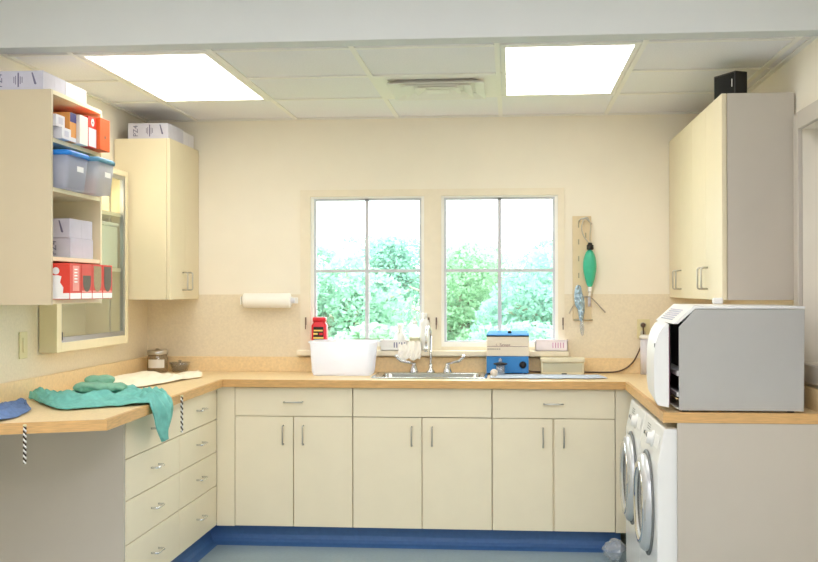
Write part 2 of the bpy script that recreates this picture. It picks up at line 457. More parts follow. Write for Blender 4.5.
for x0, x1, lab in ((-1.5955, -1.496, 'narrow cream filler panel in the corner beside the drawers'), (.557, .70, 'narrow cream filler panel in the corner behind the washing machines')):
    o = obj('filler_panel', MB().box((x0, YF + .001, .112), (x1, YF + .021, CU - .001), .001), CREAM, origin=((x0 + x1) / 2, YF, .112))
    tag(o, lab, 'panel')
    

# ------------------------------------------------------------------ left drawer units
XD = -1.596
ZS = [.868, .693, .517, .333, .115]
def drawer_unit(y0, y1, label):
    t = thing('drawer_unit', label, 'drawer cabinet', (-1.89, (y0 + y1) / 2, 0), 'drawer units of the left run')
    obj('body', MB().box((-2.15, y0 + .0005, .112), (XD - .021, y1 - .0005, CU - .001)).box((-2.15, y0 + .0005, .001), (-1.66, y1 - .0005, .112)), CREAM, t)
    for k in range(4):
        d = obj('drawer', MB().box((XD - .02, y0 + .001, ZS[k + 1] + .002), (XD, y1 - .001, ZS[k] - .002), .0015), CREAM, t)
        obj('handle', bar_pull((XD, (y0 + y1) / 2, (ZS[k] + ZS[k + 1]) / 2 + .002), (0, 1, 0), (1, 0, 0), .1), CHROME, d, 'chrome wire pull')
drawer_unit(4.470, 5.222, 'cream four-drawer unit next to the end panel, teal towel hanging over it')
drawer_unit(5.224, 5.8995, 'cream four-drawer unit at the inner corner, nothing hanging over it')
o = obj('end_panel', MB().box((-2.185, 4.447, .001), (XD - .002, 4.468, CU - .001), .001), PANEL_SHADE, origin=(-1.89, 4.457, 0))
tag(o, 'plain grey-shaded end panel closing the drawers under the left counter', 'panel')
o = obj('end_panel', MB().box((.662, 4.442, .001), (1.235, 4.462, CU - .001), .001), PANEL_SHADE, origin=(.95, 4.45, 0))
tag(o, 'plain pale end panel under the counter with the grey sterilizer', 'panel')

# ------------------------------------------------------------------ worktop with oak edge and backsplash
t = thing('worktop', 'U-shaped tan laminate worktop with oak front edge and backsplash', 'worktop', (-.5, 6.1, CU))
SX0, SX1, SY0, SY1 = -.735, -.155, 6.035, 6.36
e = .018
A0, A1 = (-1.512, 4.03), (-1.556, 5.87)
B1, B0 = (.606, 5.87), (.606, 4.44)
m = MB()
LN = (XL + .004, 3.735)
# left wing, right wing, back strip round the sink hole
m.prism([(LN[0], LN[1] + e, CU), (A0[0] - e, A0[1] + e * .8, CU), (A1[0] - e, A1[1] + e, CU), (A1[0] - e, YW - .002, CU), (LN[0], YW - .002, CU)], (0, 0, CT - CU))
m.prism([(B0[0] + e, B0[1] + e, CU), (XR - .004, B0[1] + e, CU), (XR - .004, YW - .002, CU), (B0[0] + e, YW - .002, CU)], (0, 0, CT - CU))
for xa, xb, ya, yb in ((A1[0] - e, SX0, 5.87 + e, YW - .002), (SX1, B1[0] + e, 5.87 + e, YW - .002), (SX0, SX1, 5.87 + e, SY0), (SX0, SX1, SY1, YW - .002)):
    m.box((xa, ya, CU), (xb, yb, CT))
obj('counter_top', m, CTOP, t)
m = MB()
def band(p, q, inw, ip, iq):
    m.prism([(*p, CU), (*q, CU), (*iq, CU), (*ip, CU)], (0, 0, CT - CU + .0005))
band((LN[0], LN[1]), A0, 0, (LN[0], LN[1] + e), (A0[0] - e, A0[1] + e * .8))
band(A0, A1, 0, (A0[0] - e, A0[1] + e * .8), (A1[0] - e, A1[1] + e))
band(A1, B1, 0, (A1[0] - e, A1[1] + e), (B1[0] + e, B1[1] + e))
band(B1, B0, 0, (B1[0] + e, B1[1] + e), (B0[0] + e, B0[1] + e))
band(B0, (XR - .004, B0[1]), 0, (B0[0] + e, B0[1] + e), (XR - .004, B0[1] + e))
obj('edge_band', m, OAK, t, 'oak front edge')
m = MB().box((XL + .0055, 3.735, CT), (XL + .024, YW - .006, 1.0), .002).box((XL + .024, YW - .024, CT), (XR - .006, YW - .006, 1.0), .002).box((XR - .024, 4.45, CT), (XR - .0055, YW - .024, 1.0), .002)
obj('backsplash', m, CTOP, t)

# ------------------------------------------------------------------ sink and tap
t = thing('sink', 'stainless steel sink set into the worktop below the window', 'sink', (-.445, 6.2, CT))
b = MB(); ra = .035
def rr(x0, x1, y0, y1, r, z, n=6):
    P = []
    for cx, cy, a0 in ((x1 - r, y1 - r, 0), (x0 + r, y1 - r, 90), (x0 + r, y0 + r, 180), (x1 - r, y0 + r, 270)):
        for k in range(n + 1):
            a = R(a0 + 90 * k / n); P.append((cx + r * math.cos(a), cy + r * math.sin(a), z))
    return P
R0 = [[b.bm.verts.new(p) for p in rr(*q)] for q in (
    (-.765, -.125, 6.0, 6.425, .04, CT + .0012), (-.762, -.128, 6.003, 6.422, .04, CT + .006), (-.728, -.162, 6.04, 6.355, .05, CT + .006),
    (-.722, -.168, 6.046, 6.349, .05, CT - .002), (-.70, -.19, 6.065, 6.33, .05, CT - .16), (-.66, -.23, 6.1, 6.295, .04, CT - .17))]
b.skin(R0, False); b.bm.faces.new(R0[-1])
obj('basin', b, STEEL, t)
obj('drain', MB().lathe((-.445, 6.2, CT - .169), (0, 0, 1), [(.045, 0), (.045, .003), (.03, .001), (.0, .001)], 20), CHROME, t)
t = thing('tap', 'chrome gooseneck tap with two wrist-blade handles behind the sink', 'tap', (-.458, 6.39, CT + .006))
fy = 6.395; fz = CT + .006
b = MB().lathe((-.458, fy, fz), (0, 0, 1), [(.026, 0), (.026, .006), (.016, .014), (.011, .03), (.009, .05)], 20)
obj('spout_base', b, CHROME, t)
sp = [(-.458, fy, fz + .03), (-.458, fy, fz + .212)]
for k in range(9):
    a = math.pi * k / 8
    sp.append((-.458 - .009 + .009 * math.cos(a), fy - .06 + .06 * math.cos(a), fz + .212 + .058 * math.sin(a)))
sp += [(-.476, fy - .12, fz + .15)]
obj('spout', MB().tube(sp, .0072, 12), CHROME, t)
obj('aerator', MB().cyl((-.476, fy - .12, fz + .125), (-.476, fy - .12, fz + .158), .0095), CHROME, t)
for sx in (-1, 1):
    x = -.458 + sx * .098
    b = MB().lathe((x, fy, fz), (0, 0, 1), [(.027, 0), (.026, .008), (.018, .03), (.013, .045), (.010, .055)], 18)
    o = obj('valve', b, CHROME, t)
    b = MB().tube([(x, fy, fz + .052), (x + sx * .03, fy - .03, fz + .06), (x + sx * .07, fy - .06, fz + .07), (x + sx * .09, fy - .075, fz + .09), (x + sx * .098, fy - .08, fz + .105)], [.006, .007, .008, .009, .0085], 10, 0)
    obj('handle', b, CHROME, o)

# ------------------------------------------------------------------ wall cabinets
t = thing('wall_cabinet', 'tall cream corner wall cabinet left of the window', 'wall cabinet', (-2.03, 6.21, 1.345))
X1 = -1.867
obj('body', MB().box((XL + .006, 5.93, 1.347), (X1 - .021, YW - .006, 2.24), .001), CREAM_DIM, t)
for a, b_ , hy in ((5.932, 6.212, 6.165), (6.214, 6.494, 6.262)):
    d = obj('door', MB().box((X1 - .02, a, 1.347), (X1, b_, 2.24), .0015), CREAM_DIM, t)
    obj('handle', bar_pull((X1, hy, 1.45), (0, 0, 1), (1, 0, 0), .1), NICKEL, d, 'satin metal pull')
t = thing('wall_cabinet', 'long cream four-door wall cabinet above the grey sterilizer', 'wall cabinet', (1.08, 5.7, 1.352))
X0 = .924
obj('body', MB().box((X0 + .021, 4.912, 1.353), (XR - .006, YW - .006, 2.256), .001), CREAM_DIM, t)
obj('side_panel', MB().box((X0 + .024, 4.903, 1.353), (XR - .006, 4.911, 2.256), .001), PANEL_SHADE, t)
for k in range(4):
    a = 4.912 + k * .3955; s = 1 if k % 2 == 0 else -1
    d = obj('door', MB().box((X0, a - (.009 if k == 0 else 0), 1.353), (X0 + .02, a + .3935, 2.256), .0015), CREAM_DIM, t)
    hy = a + (.3935 - .05 if s > 0 else .05)
    obj('handle', bar_pull((X0, hy, 1.452), (0, 0, 1), (-1, 0, 0), .1), NICKEL, d, 'satin metal pull')

# open shelf unit
t = thing('shelf_unit', 'cream open-fronted wall shelf unit full of boxes and clear bins', 'shelf unit', (-2.03, 4.63, 1.345))
SY_0, SY_1, SZ0, SZ1 = 4.347, 4.912, 1.340, 2.226
XS = -1.867; k = .018
obj('side_panel', MB().box((XL + .006, SY_0, SZ0), (XS, SY_0 + k, SZ1), .001), SHELFSIDE_SHADE, t)
obj('side_panel', MB().box((XL + .006, SY_1 - k, SZ0), (XS, SY_1, SZ1), .001), CREAMEDGE, t)
obj('back_panel', MB().box((XL + .006, SY_0 + k, SZ0), (XL + .014, SY_1 - k, SZ1)), SHELFIN, t)
obj('top_panel', MB().box((XL + .014, SY_0 + k, SZ1 - k), (XS, SY_1 - k, SZ1), .001), CREAMEDGE, t)
obj('bottom_panel', MB().box((XL + .014, SY_0 + k, SZ0 + .004), (XS, SY_1 - k, SZ0 + .004 + k), .001), CREAMEDGE, t)
SH = [2.012, 1.808, 1.522]       # undersides
for z in SH: obj('shelf', MB().box((XL + .014, SY_0 + k, z), (XS - .004, SY_1 - k, z + k), .001), CREAMEDGE, t)
ZB, Z1, Z2, Z3 = [q_ + .001 for q_ in (SZ0 + .004 + k, SH[2] + k, SH[1] + k, SH[0] + k)]

# glazed pass-through cabinet set in the left wall
t = thing('glass_cabinet', 'cream framed cabinet with sliding glass set into the left wall', 'cabinet', (XL, 5.43, 1.11))
GX0 = -2.098; gy0, gy1, gz0, gz1 = 4.952, 5.912, 1.108, 2.052
f = MB(); a = .055
f.box((XL + .0055, gy0, gz0), (GX0, gy0 + a, gz1), .002).box((XL + .0055, gy1 - a + .02, gz0), (GX0, gy1, gz1), .002)
f.box((XL + .0055, gy0 + a, gz0), (GX0, gy1 - a + .02, gz0 + a - .01), .002).box((XL + .0055, gy0 + a, gz1 - .03), (GX0, gy1 - a + .02, gz1), .002)
obj('cabinet_frame', f, CREAMEDGE, t)
rb = MB(); xb = -2.33
rb.box((xb, PY0, PZ0), (xb + .008, PY1, PZ1)).box((xb, PY0, PZ0), (XL, PY0 + .008, PZ1)).box((xb, PY1 - .008, PZ0), (XL, PY1, PZ1)).box((xb, PY0, PZ0), (XL, PY1, PZ0 + .008)).box((xb, PY0, PZ1 - .008), (XL, PY1, PZ1))
obj('liner', rb, SHELFIN, t)
for z in (1.80, 1.50): obj('shelf', MB().box((xb + .008, PY0 + .008, z), (-2.12, PY1 - .008, z + .02)), CREAMEDGE, t)
tr = MB()
oy0, oy1, oz0, oz1 = gy0 + a, gy1 - a + .02, gz0 + a - .01, gz1 - .03
tr.box((-2.125, oy0, oz0), (GX0 - .006, oy1, oz0 + .024)).box((-2.125, oy0, oz1 - .02), (GX0 - .006, oy1, oz1)).box((-2.125, oy1 - .022, oz0 + .024), (GX0 - .006, oy1, oz1 - .02))
obj('sliding_track', tr, ALU, t, 'aluminium sliding track')
p = MB().box((-2.116, oy0 + .012, oz0 + .024), (-2.111, oy1 - .024, oz1 - .02))
p = obj('glass_pane', p, GLASSG, t)
obj('pane_edge', MB().box((-2.117, oy0 + .002, oz0 + .024), (-2.110, oy0 + .012, oz1 - .02)), mat('glass_edge_teal', (50, 84, 84), .3), p, 'dark teal glass edge')
obj('added_glow_strip', MB().box((xb + .02, PY0 + .03, PZ1 - .03), (xb + .06, PY1 - .03, PZ1 - .012)), mat('added_glow_strip', (255, 255, 255), var=0, emit=(255, 250, 240), estr=9.0), t, 'added unseen glowing strip under the cabinet top')  # added glowing strip, hidden from view, brightens the cabinet inside
obj('latch', MB().box((-2.119, oy0, oz0 + .01), (GX0 - .003, oy0 + .022, oz0 + .05), .002), BLACK, p, 'black corner latch')
# white bin inside it
t = thing('storage_bin', 'white lidded bin on a shelf behind the sliding glass', 'bin', (-2.22, 5.68, 1.521))
obj('bin_body', MB().box((-2.31, 5.46, 1.521), (-2.135, 5.85, 1.745), .006), mat('pale_green_white', (232, 236, 214), .5), t)
obj('lid', MB().box((-2.315, 5.455, 1.746), (-2.130, 5.855, 1.765), .004), mat('pale_green_white2', (238, 240, 222), .5), t)

# ------------------------------------------------------------------ boxes with the same print
def print_box(name_label, lo, hi, m, group, front='PZ4', dx=.185):
    t = thing('carton', name_label, 'box', ((lo[0] + hi[0]) / 2, (lo[1] + hi[1]) / 2, lo[2]), group)
    bx = obj('box_body', MB().box(lo, hi, .002), m, t)
    w, h = hi[0] - lo[0], hi[2] - lo[2]
    y = lo[1] - .0003; zc = (lo[2] + hi[2]) / 2
    xs = hi[0]
    pr = MB()
    def bar(x0, x1, z0, z1): pr.box((x0, y - .0003, z0), (x1, y, z1))
    # emblem: ring of strokes round an upright line
    cx = xs - .105
    bar(cx - .004, cx + .002, zc - h * .36, zc + h * .40)
    bar(cx - .021, cx - .018, zc - h * .14, zc + h * .18); bar(cx + .014, cx + .017, zc - h * .14, zc + h * .18)
    bar(cx - .014, cx - .011, zc - h * .22, zc + h * .24); bar(cx + .006, cx + .009, zc - h * .2, zc + h * .2)
    # slash
    sx = xs - .04
    if dx < .1: cx, sx = xs - .15, xs - .2
    p2 = MB().prism([(sx - .010, y, zc + h * .40), (sx - .004, y, zc + h * .40), (sx + .012, y, zc - h * .2), (sx + .008, y, zc - h * .24), (sx + .002, y, zc - h * .2)], (0, -.0004, 0))
    obj('slash_print', p2, INK, t, 'dark printed slash')
    obj('logo_print', pr, INK, t, 'dark printed emblem')
    text('lettering', front, h * .44, frame3((xs - dx, y - .0004, zc), (0, 0, 1), (-1, 0, 0)), INK, t, label='dark sideways lettering')
    # open side flap line on the long side
    obj('tape_line', MB().box((hi[0], (lo[1] + hi[1]) / 2 + .0, lo[2] + .004), (hi[0] + .0004, (lo[1] + hi[1]) / 2 + .0015, hi[2] - .004)), CARDLAV, t)
    return t
zt = SZ1
print_box('white printed carton on top of the open shelf unit, nearest the camera', (-2.17, 4.355, zt), (-1.905, 4.58, zt + .078), CARDLAV, 'cartons on top of the shelf unit')
print_box('white carton on top of the open shelf unit, behind the nearest carton', (-2.17, 4.585, zt), (-1.905, 4.82, zt + .076), CARD, 'cartons on top of the shelf unit')
print_box('long white printed carton on top of the corner wall cabinet', (-2.112, 5.945, 2.2405), (-1.882, 6.23, 2.327), CARDLAV, 'cartons on the corner wall cabinet')
print_box('second white carton on the corner wall cabinet, against the window wall', (-2.112, 6.235, 2.2405), (-1.885, 6.45, 2.322), CARD, 'cartons on the corner wall cabinet')
print_box('lower of two white cartons on the middle shelf', (-2.13, 4.59, Z1), (-1.885, 4.85, Z1 + .086), CARDLAV, 'cartons on the middle shelf', dx=.075)
print_box('upper of two white cartons stacked on the middle shelf', (-2.13, 4.585, Z1 + .0865), (-1.887, 4.845, Z1 + .17), CARDLAV, 'cartons on the middle shelf')

# ------------------------------------------------------------------ top shelf contents
def small_box(name, label, lo, hi, m, cat='box', group=None, prints=()):
    t = thing(name, label, cat, ((lo[0] + hi[0]) / 2, (lo[1] + hi[1]) / 2, lo[2]), group)
    obj('box_body', MB().box(lo, hi, .0015), m, t)
    for nm, l, h, mm, lab in prints: obj(nm, MB().box(l, h), mm, t, lab)
    return t
G = 'boxes and binders on the top shelf'
small_box('carton', 'lower small white box at the near end of the top shelf', (-2.10, 4.405, Z3), (-1.845, 4.498, Z3 + .048), CARD, group=G,
          prints=(('print', (-1.845, 4.43, Z3 + .012), (-1.8446, 4.475, Z3 + .036), CARDLAV, None),))
small_box('carton', 'upper small white box lying on another at the near end of the top shelf', (-2.10, 4.375, Z3 + .0485), (-1.858, 4.465, Z3 + .098), CARD, group=G,
          prints=(('print', (-1.858, 4.40, Z3 + .06), (-1.8576, 4.445, Z3 + .088), CARDLAV, None),))
small_box('carton', 'amber and navy printed box on the top shelf', (-2.08, 4.502, Z3), (-1.852, 4.572, Z3 + .125), AMBER, group=G,
          prints=(('print', (-1.852, 4.504, Z3 + .085), (-1.8515, 4.570, Z3 + .124), NAVY, 'navy printed band'), ('print', (-1.852, 4.504, Z3 + .002), (-1.8515, 4.570, Z3 + .02), CARD, None)))
small_box('binder', 'plain white binder standing on the top shelf', (-2.12, 4.576, Z3), (-1.838, 4.668, Z3 + .125), mat('white_binder', (240, 236, 226), .5), 'binder', G)
t = small_box('binder', 'red and white binder with round sticker on the top shelf', (-2.12, 4.672, Z3), (-1.838, 4.765, Z3 + .135), RED, 'binder', G,
          prints=(('label_panel', (-1.838, 4.675, Z3 + .004), (-1.8374, 4.763, Z3 + .085), CARD, 'white lower label'),))
obj('sticker', MB().cyl((-1.838, 4.722, Z3 + .112), (-1.8372, 4.722, Z3 + .112), .017, 24), WHITEP, t, 'round white sticker')
obj('sticker_centre', MB().cyl((-1.8372, 4.722, Z3 + .112), (-1.8368, 4.722, Z3 + .112), .006, 16), INKR, t)
t = small_box('folder', 'bright orange folder sticking out at the far end of the top shelf', (-2.12, 4.769, Z3), (-1.822, 4.889, Z3 + .143), ORANGE, 'folder', G)
obj('finger_hole', MB().cyl((-1.822, 4.83, Z3 + .06), (-1.8214, 4.83, Z3 + .06), .008, 16), DULLM, t)
# clear bins
def clear_bin(label, x0, x1, y0, y1, z, h, lid):
    t = thing('storage_bin', label, 'bin', ((x0 + x1) / 2, (y0 + y1) / 2, z), 'clear lidded bins')
    b = MB()
    def q(i, zz): return rr(x0 + i, x1 - i, y0 + i, y1 - i, .02, zz)
    rings = [[b.bm.verts.new(p) for p in r] for r in (q(.012, z), q(.004, z + h * .6), q(0, z + h))]
    b.skin(rings, False); b.bm.faces.new(rings[0][::-1])
    obj('bin_body', b, BINC, t, solid=.002)
    l = MB(); rings = [[l.bm.verts.new(p) for p in r] for r in (rr(x0 - .008, x1 + .008, y0 - .004, y1 + .004, .024, z + h + .001), rr(x0 - .010, x1 + .010, y0 - .004, y1 + .004, .026, z + h + .014), rr(x0 - .002, x1 + .002, y0, y1, .02, z + h + .022))]
    l.skin(rings); obj('lid', l, lid, t, 'coloured snap-on lid')
    obj('label_sticker', MB().box((x1 + .0005, (y0 + y1) / 2 - .02, z + h * .55), (x1 + .0012, (y0 + y1) / 2 + .05, z + h * .72)), WHITEP, t, 'white label')
    return t
clear_bin('clear bin with bright blue lid on the second shelf', -2.10, -1.815, 4.395, 4.62, Z2, .135, BLUELID)
clear_bin('clear bin with slate blue lid on the second shelf', -2.08, -1.785, 4.645, 4.85, Z2, .135, TEALLID)
random.seed(3)
for n, (x, y, s, m, lab) in enumerate(((-2.0, 4.50, .05, CARDLAV, 'pale rolled bandage inside the bin with the bright blue lid'), (-1.90, 4.47, .045, INK, 'dark navy roll inside the bin with the bright blue lid'), (-1.93, 4.74, .05, INK, 'dark navy roll inside the bin with the slate lid'), (-1.86, 4.74, .035, AMBER, 'small amber roll inside the bin with the slate lid'))):
    t = thing('bandage_roll', lab, 'roll', (x, y, Z2 + .004), 'rolls inside the clear bins')
    obj('roll', MB().lathe((x, y, Z2 + .005), (0, 0, 1), [(s * .9, 0), (s * .95, .004), (s * .95, .07), (s * .8, .075), (.012, .072)], 20), m, t)
    obj('core', MB().cyl((x, y, Z2 + .072), (x, y, Z2 + .079), .011, 14), CARD, t)
# glove boxes on the bottom shelf
GB = 'glove boxes on the bottom shelf'
glabels = ['red and white glove box nearest the camera, its front closed', 'glove box with a short dark opening, second from the near end', 'glove box with tan gloves filling its opening', 'glove box with a dark opening at the far end of the bottom shelf']
def glove_box(y0, label, closed, fill, tall):
    y1 = y0 + .118; x0, x1 = -2.02, -1.803; z0, z1 = ZB, ZB + .150
    t = thing('glove_box', label, 'glove box', ((x0 + x1) / 2, (y0 + y1) / 2, z0), GB)
    obj('box_body', MB().box((x0, y0, z0), (x1, y1, z1), .0015), RED, t)
    obj('white_band', MB().box((x1, y0 + .002, z0 + .002), (x1 + .0005, y1 - .002, z0 + .026)).box((x0 + .002, y0 - .0005, z0 + .002), (x1 - .002, y0, z0 + .026)), WHITEP, t, 'white lower band')
    # white blob on the near side
    cx = x1 - .075
    b = MB().prism([(x0 + .01, y0 - .0006, z0 + .026), (x1 - .03, y0 - .0006, z0 + .026), (x1 - .028, y0 - .0006, z0 + .05), (x1 - .042, y0 - .0006, z0 + .07), (x1 - .036, y0 - .0006, z0 + .095), (x1 - .05, y0 - .0006, z0 + .1), (x0 + .01, y0 - .0006, z0 + .1)], (0, .0004, 0))
    b.cyl((x1 - .06, y0 - .0008, z0 + .118), (x1 - .06, y0, z0 + .118), .015, 20)
    obj('side_print', b, WHITEP, t, 'white shape printed on the side')
    if closed:
        b = MB().box((x1, y0 + .03, z0 + .035), (x1 + .0006, y1 - .02, z1 - .01)); obj('front_print', b, PINK, t, 'pale pink front print')
        b = MB()
        for q in range(5): b.box((x1 + .0006, y0 + .045, z0 + .07 + q * .013), (x1 + .001, y1 - .04, z0 + .075 + q * .013))
        obj('text_lines', b, WHITEP, t)
    else:
        r = .043; zc = z0 + .074; zt = z0 + (.10 if not tall else .142); yc = (y0 + y1) / 2
        P = [(x1 + .0006, yc + r * math.cos(a), zc + r * 1.0 * math.sin(a)) for a in [math.pi + math.pi * i / 12 for i in range(13)]]
        P = [(x1 + .0006, yc + r, zt), (x1 + .0006, yc - r, zt)] + P
        obj('opening', MB().prism(P, (.0008, 0, 0)), fill, t, 'rounded opening with gloves')
        b = MB().box((x1, y0 + .006, z0 + .028), (x1 + .0005, y1 - .006, z0 + .036)); obj('front_print', b, PINK, t)
    return t
for i, (y0, c, fl, tl) in enumerate(((4.385, True, None, 0), (4.507, False, GLOVE, False), (4.629, False, GLOVE2, True), (4.751, False, GLOVE, True))):
    glove_box(y0, glabels[i], c, fl, tl)

# ------------------------------------------------------------------ autoclave
t = thing('autoclave', 'grey and white tabletop sterilizer with its door ajar on the right counter', 'sterilizer', (.91, 4.73, CT + .0012))
ya, yb = 4.458, 4.985
out = [(.671, .919), (.671, 1.250), (.734, 1.322), (1.158, 1.322), (1.154, .919)]
obj('side_panel', MB().prism([(x, ya, z) for x, z in out], (0, .012, 0), .002), APPG, t, 'flat grey side panel')
obj('side_panel', MB().prism([(x, yb - .012, z) for x, z in out], (0, .012, 0), .002), APPG, t, 'flat grey side panel')
h = [(.648, 1.263), (.668, 1.263), (.736, 1.324), (1.160, 1.324), (1.160, 1.333), (.728, 1.336)]
obj('hood', MB().prism([(x, ya - .002, z) for x, z in h], (0, yb - ya + .004, 0), .002), AUTOW, t, 'white wrap-over hood')
vn = MB()
for q in range(6):
    a = .18 + q * .1
    px, pz = .648 + (.728 - .648) * a, 1.263 + (1.338 - 1.263) * a
    vn.box((px - .003, ya + .12, pz + .0002), (px + .003, yb - .10, pz + .0035))
obj('vent_slots', vn, CARDLAV, t)
obj('body_shell', MB().box((.735, ya + .012, .93), (1.14, yb - .012, 1.32)), AUTOW, t)
obj('chamber_face', MB().box((.715, ya + .012, .935), (.735, yb - .012, 1.262)), DARK, t, 'dark chamber front')
for z, h_ in ((.924, .006), (.972, .018), (1.055, .02)):
    obj('tray', MB().box((.664, ya + .013, z), (.714, yb - .03, z + h_), .002), mat('tray_grey', (214, 212, 208), .4), t, 'metal tray edge')
obj('gasket', MB().cyl((.714, ya + .05, 1.025), (.680, ya + .05, 1.025), .016, 18), RUBBER, t)
for fx in (.70, 1.11):
    for fyy in (ya + .03, yb - .03): obj('foot', MB().cyl((fx, fyy, CT + .0012), (fx, fyy, 0.920), .014, 14), BLACK, t)
# door, swung a little on its far hinge
hp = (.668, yb, 0); ang = -math.atan(.036 / (yb - ya))
dp = [(0, .930), (0, 1.262), (-.004, 1.266), (-.022, 1.252), (-.04, 1.225), (-.051, 1.19), (-.058, 1.14), (-.060, 1.08), (-.059, 1.0), (-.054, .958), (-.044, .938)]
d = MB().prism([(hp[0] + x, ya, z) for x, z in dp], (0, yb - ya, 0), .003)
d = obj('door', d.xf(rotz(hp, ang)), AUTOW, t, 'bulging white door standing ajar')
obj('door_liner', MB().box((.668, ya + .004, .94), (.671, yb - .06, 1.25)).xf(rotz(hp, ang)), INKR, d, 'dark maroon seal')
obj('handle', MB().box((.612, ya + .02, 1.168), (.6165, ya + .036, 1.184), .001).xf(rotz(hp, ang)), RUBBER, d)
o = obj('plastic_block', MB().box((.865, 4.78, 1.3385), (.905, 4.82, 1.364), .006), WHITEP, origin=(.885, 4.80, 1.3385))
tag(o, 'little white plastic block lying on top of the sterilizer', 'block')
o = obj('power_cable', MB().tube([(1.161, 4.62, 1.05), (1.175, 4.62, 1.05), (1.178, 4.625, 1.0), (1.18, 4.64, .945), (1.175, 4.70, .925), (1.185, 4.9, .921), (1.19, 5.2, .921)], .007, 10, 6), BLACK, origin=(1.18, 4.7, .92))
tag(o, 'thick black power cord behind the grey sterilizer', 'cord')

# ------------------------------------------------------------------ washing machines
def washer(y0, y1, label):
    t = thing('washing_machine', label, 'washing machine', (.9, (y0 + y1) / 2, 0), 'front-loading machines under the counter')
    xf = .586
    pr = [(xf, .02), (xf - .002, .30), (xf, .70), (xf + .026, .838), (xf + .032, .845), (1.18, .845), (1.18, .02)]
    obj('body', MB().prism([(x, y0, z) for x, z in pr], (0, y1 - y0, 0), .006), APPW, t)
    obj('plinth', MB().box((xf + .012, y0 + .02, .001), (1.16, y1 - .02, .02)), RUBBER, t)
    yc = (y0 + y1) / 2 + .01; zc = .495
    obj('door_seal', MB().lathe((xf - .001, yc, zc), (-1, 0, 0), [(.222, 0), (.222, .006), (.212, .009)], 44), RUBBER, t, 'dark grey seal ring')
    d = obj('door', MB().lathe((xf - .004, yc, zc), (-1, 0, 0), [(.205, 0), (.205, .016), (.195, .028), (.172, .036), (.145, .033), (.135, .02), (.135, .0)], 44, False), mat('silver_door_ring', (206, 208, 210), .3, .35, var=.01), t, 'silver grey door ring')
    obj('door_trim', MB().lathe((xf - .004, yc, zc), (-1, 0, 0), [(.172, .034), (.17, .040), (.155, .040), (.147, .031)], 44, False), CHROME, d, 'chrome inner ring')
    obj('porthole', MB().lathe((xf - .004, yc, zc), (-1, 0, 0), [(.146, .022), (.14, .026), (.10, .008), (.05, .0005), (.0005, .0002)], 40), SMOKE, d, 'dark smoked glass bowl')
    obj('handle', MB().box((xf - .036, yc - .19, zc - .045), (xf - .022, yc - .165, zc + .045), .005), NICKEL, d)
    # slanted control fascia
    sl = Vector((.026, 0, .138)).normalized(); nn = Vector((-sl.z, 0, sl.x))
    def on(y, u, o=0.): return Vector((xf, y, .70)) + sl * u + nn * o
    k = obj('dial', MB().lathe(on(yc - .06, .075), nn, [(.036, 0), (.034, .006), (.026, .008), (.024, .024), (.02, .027), (0.0005, .027)], 24), WHITEP, t, 'round white program dial')
    obj('pointer', MB().cyl(on(yc - .06, .077, .027), on(yc - .06, .097, .027), .0025, 8), RUBBER, k)
    for q in range(5):
        p = on(yc + .05 + q * .035, .07)
        obj('button', MB().cyl(p, p + nn * .006, .008, 14), RUBBER if q == 4 else NICKEL, t)
    b = MB(); p = on(yc - .25, .055, .0012); q2 = on(yc - .13, .055, .0012); p3 = on(yc - .13, .105, .0012); p4 = on(yc - .25, .105, .0012)
    b.prism([p, q2, p3, p4], nn * .002); obj('detergent_drawer', b, WHITEP, t)
    b = MB()
    for q in range(3): b.prism([on(yc + .05, .095 + q * .01, .0008), on(yc + .15, .095 + q * .01, .0008), on(yc + .15, .098 + q * .01, .0008), on(yc + .05, .098 + q * .01, .0008)], nn * .0006)
    obj('panel_print', b, RUBBER, t, 'small grey print')
washer(4.466, 5.056, 'white front-loading machine beside the end panel, nearer of the two')
washer(5.070, 5.660, 'white front-loading machine beside the corner cabinet, further of the two')
random.seed(5)
b = MB()
def bagf(u, v):
    th = 2 * math.pi * u; ph = math.pi * (v * .98 + .01)
    r = (.062) * (1 + .7 * noise.noise(Vector((math.cos(th) * 2, math.sin(th) * 2, ph * 1.5))))
    return Vector((.535 + r * .8 * math.sin(ph) * math.cos(th), 5.75 + r * math.sin(ph) * math.sin(th), .060 - .057 * math.cos(ph)))
b.grid(bagf, 20, 14, False)
o = obj('plastic_bag', b, CLEARP, origin=(.535, 5.75, 0))
tag(o, 'crumpled clear plastic bag on the floor beside the far machine', 'bag')

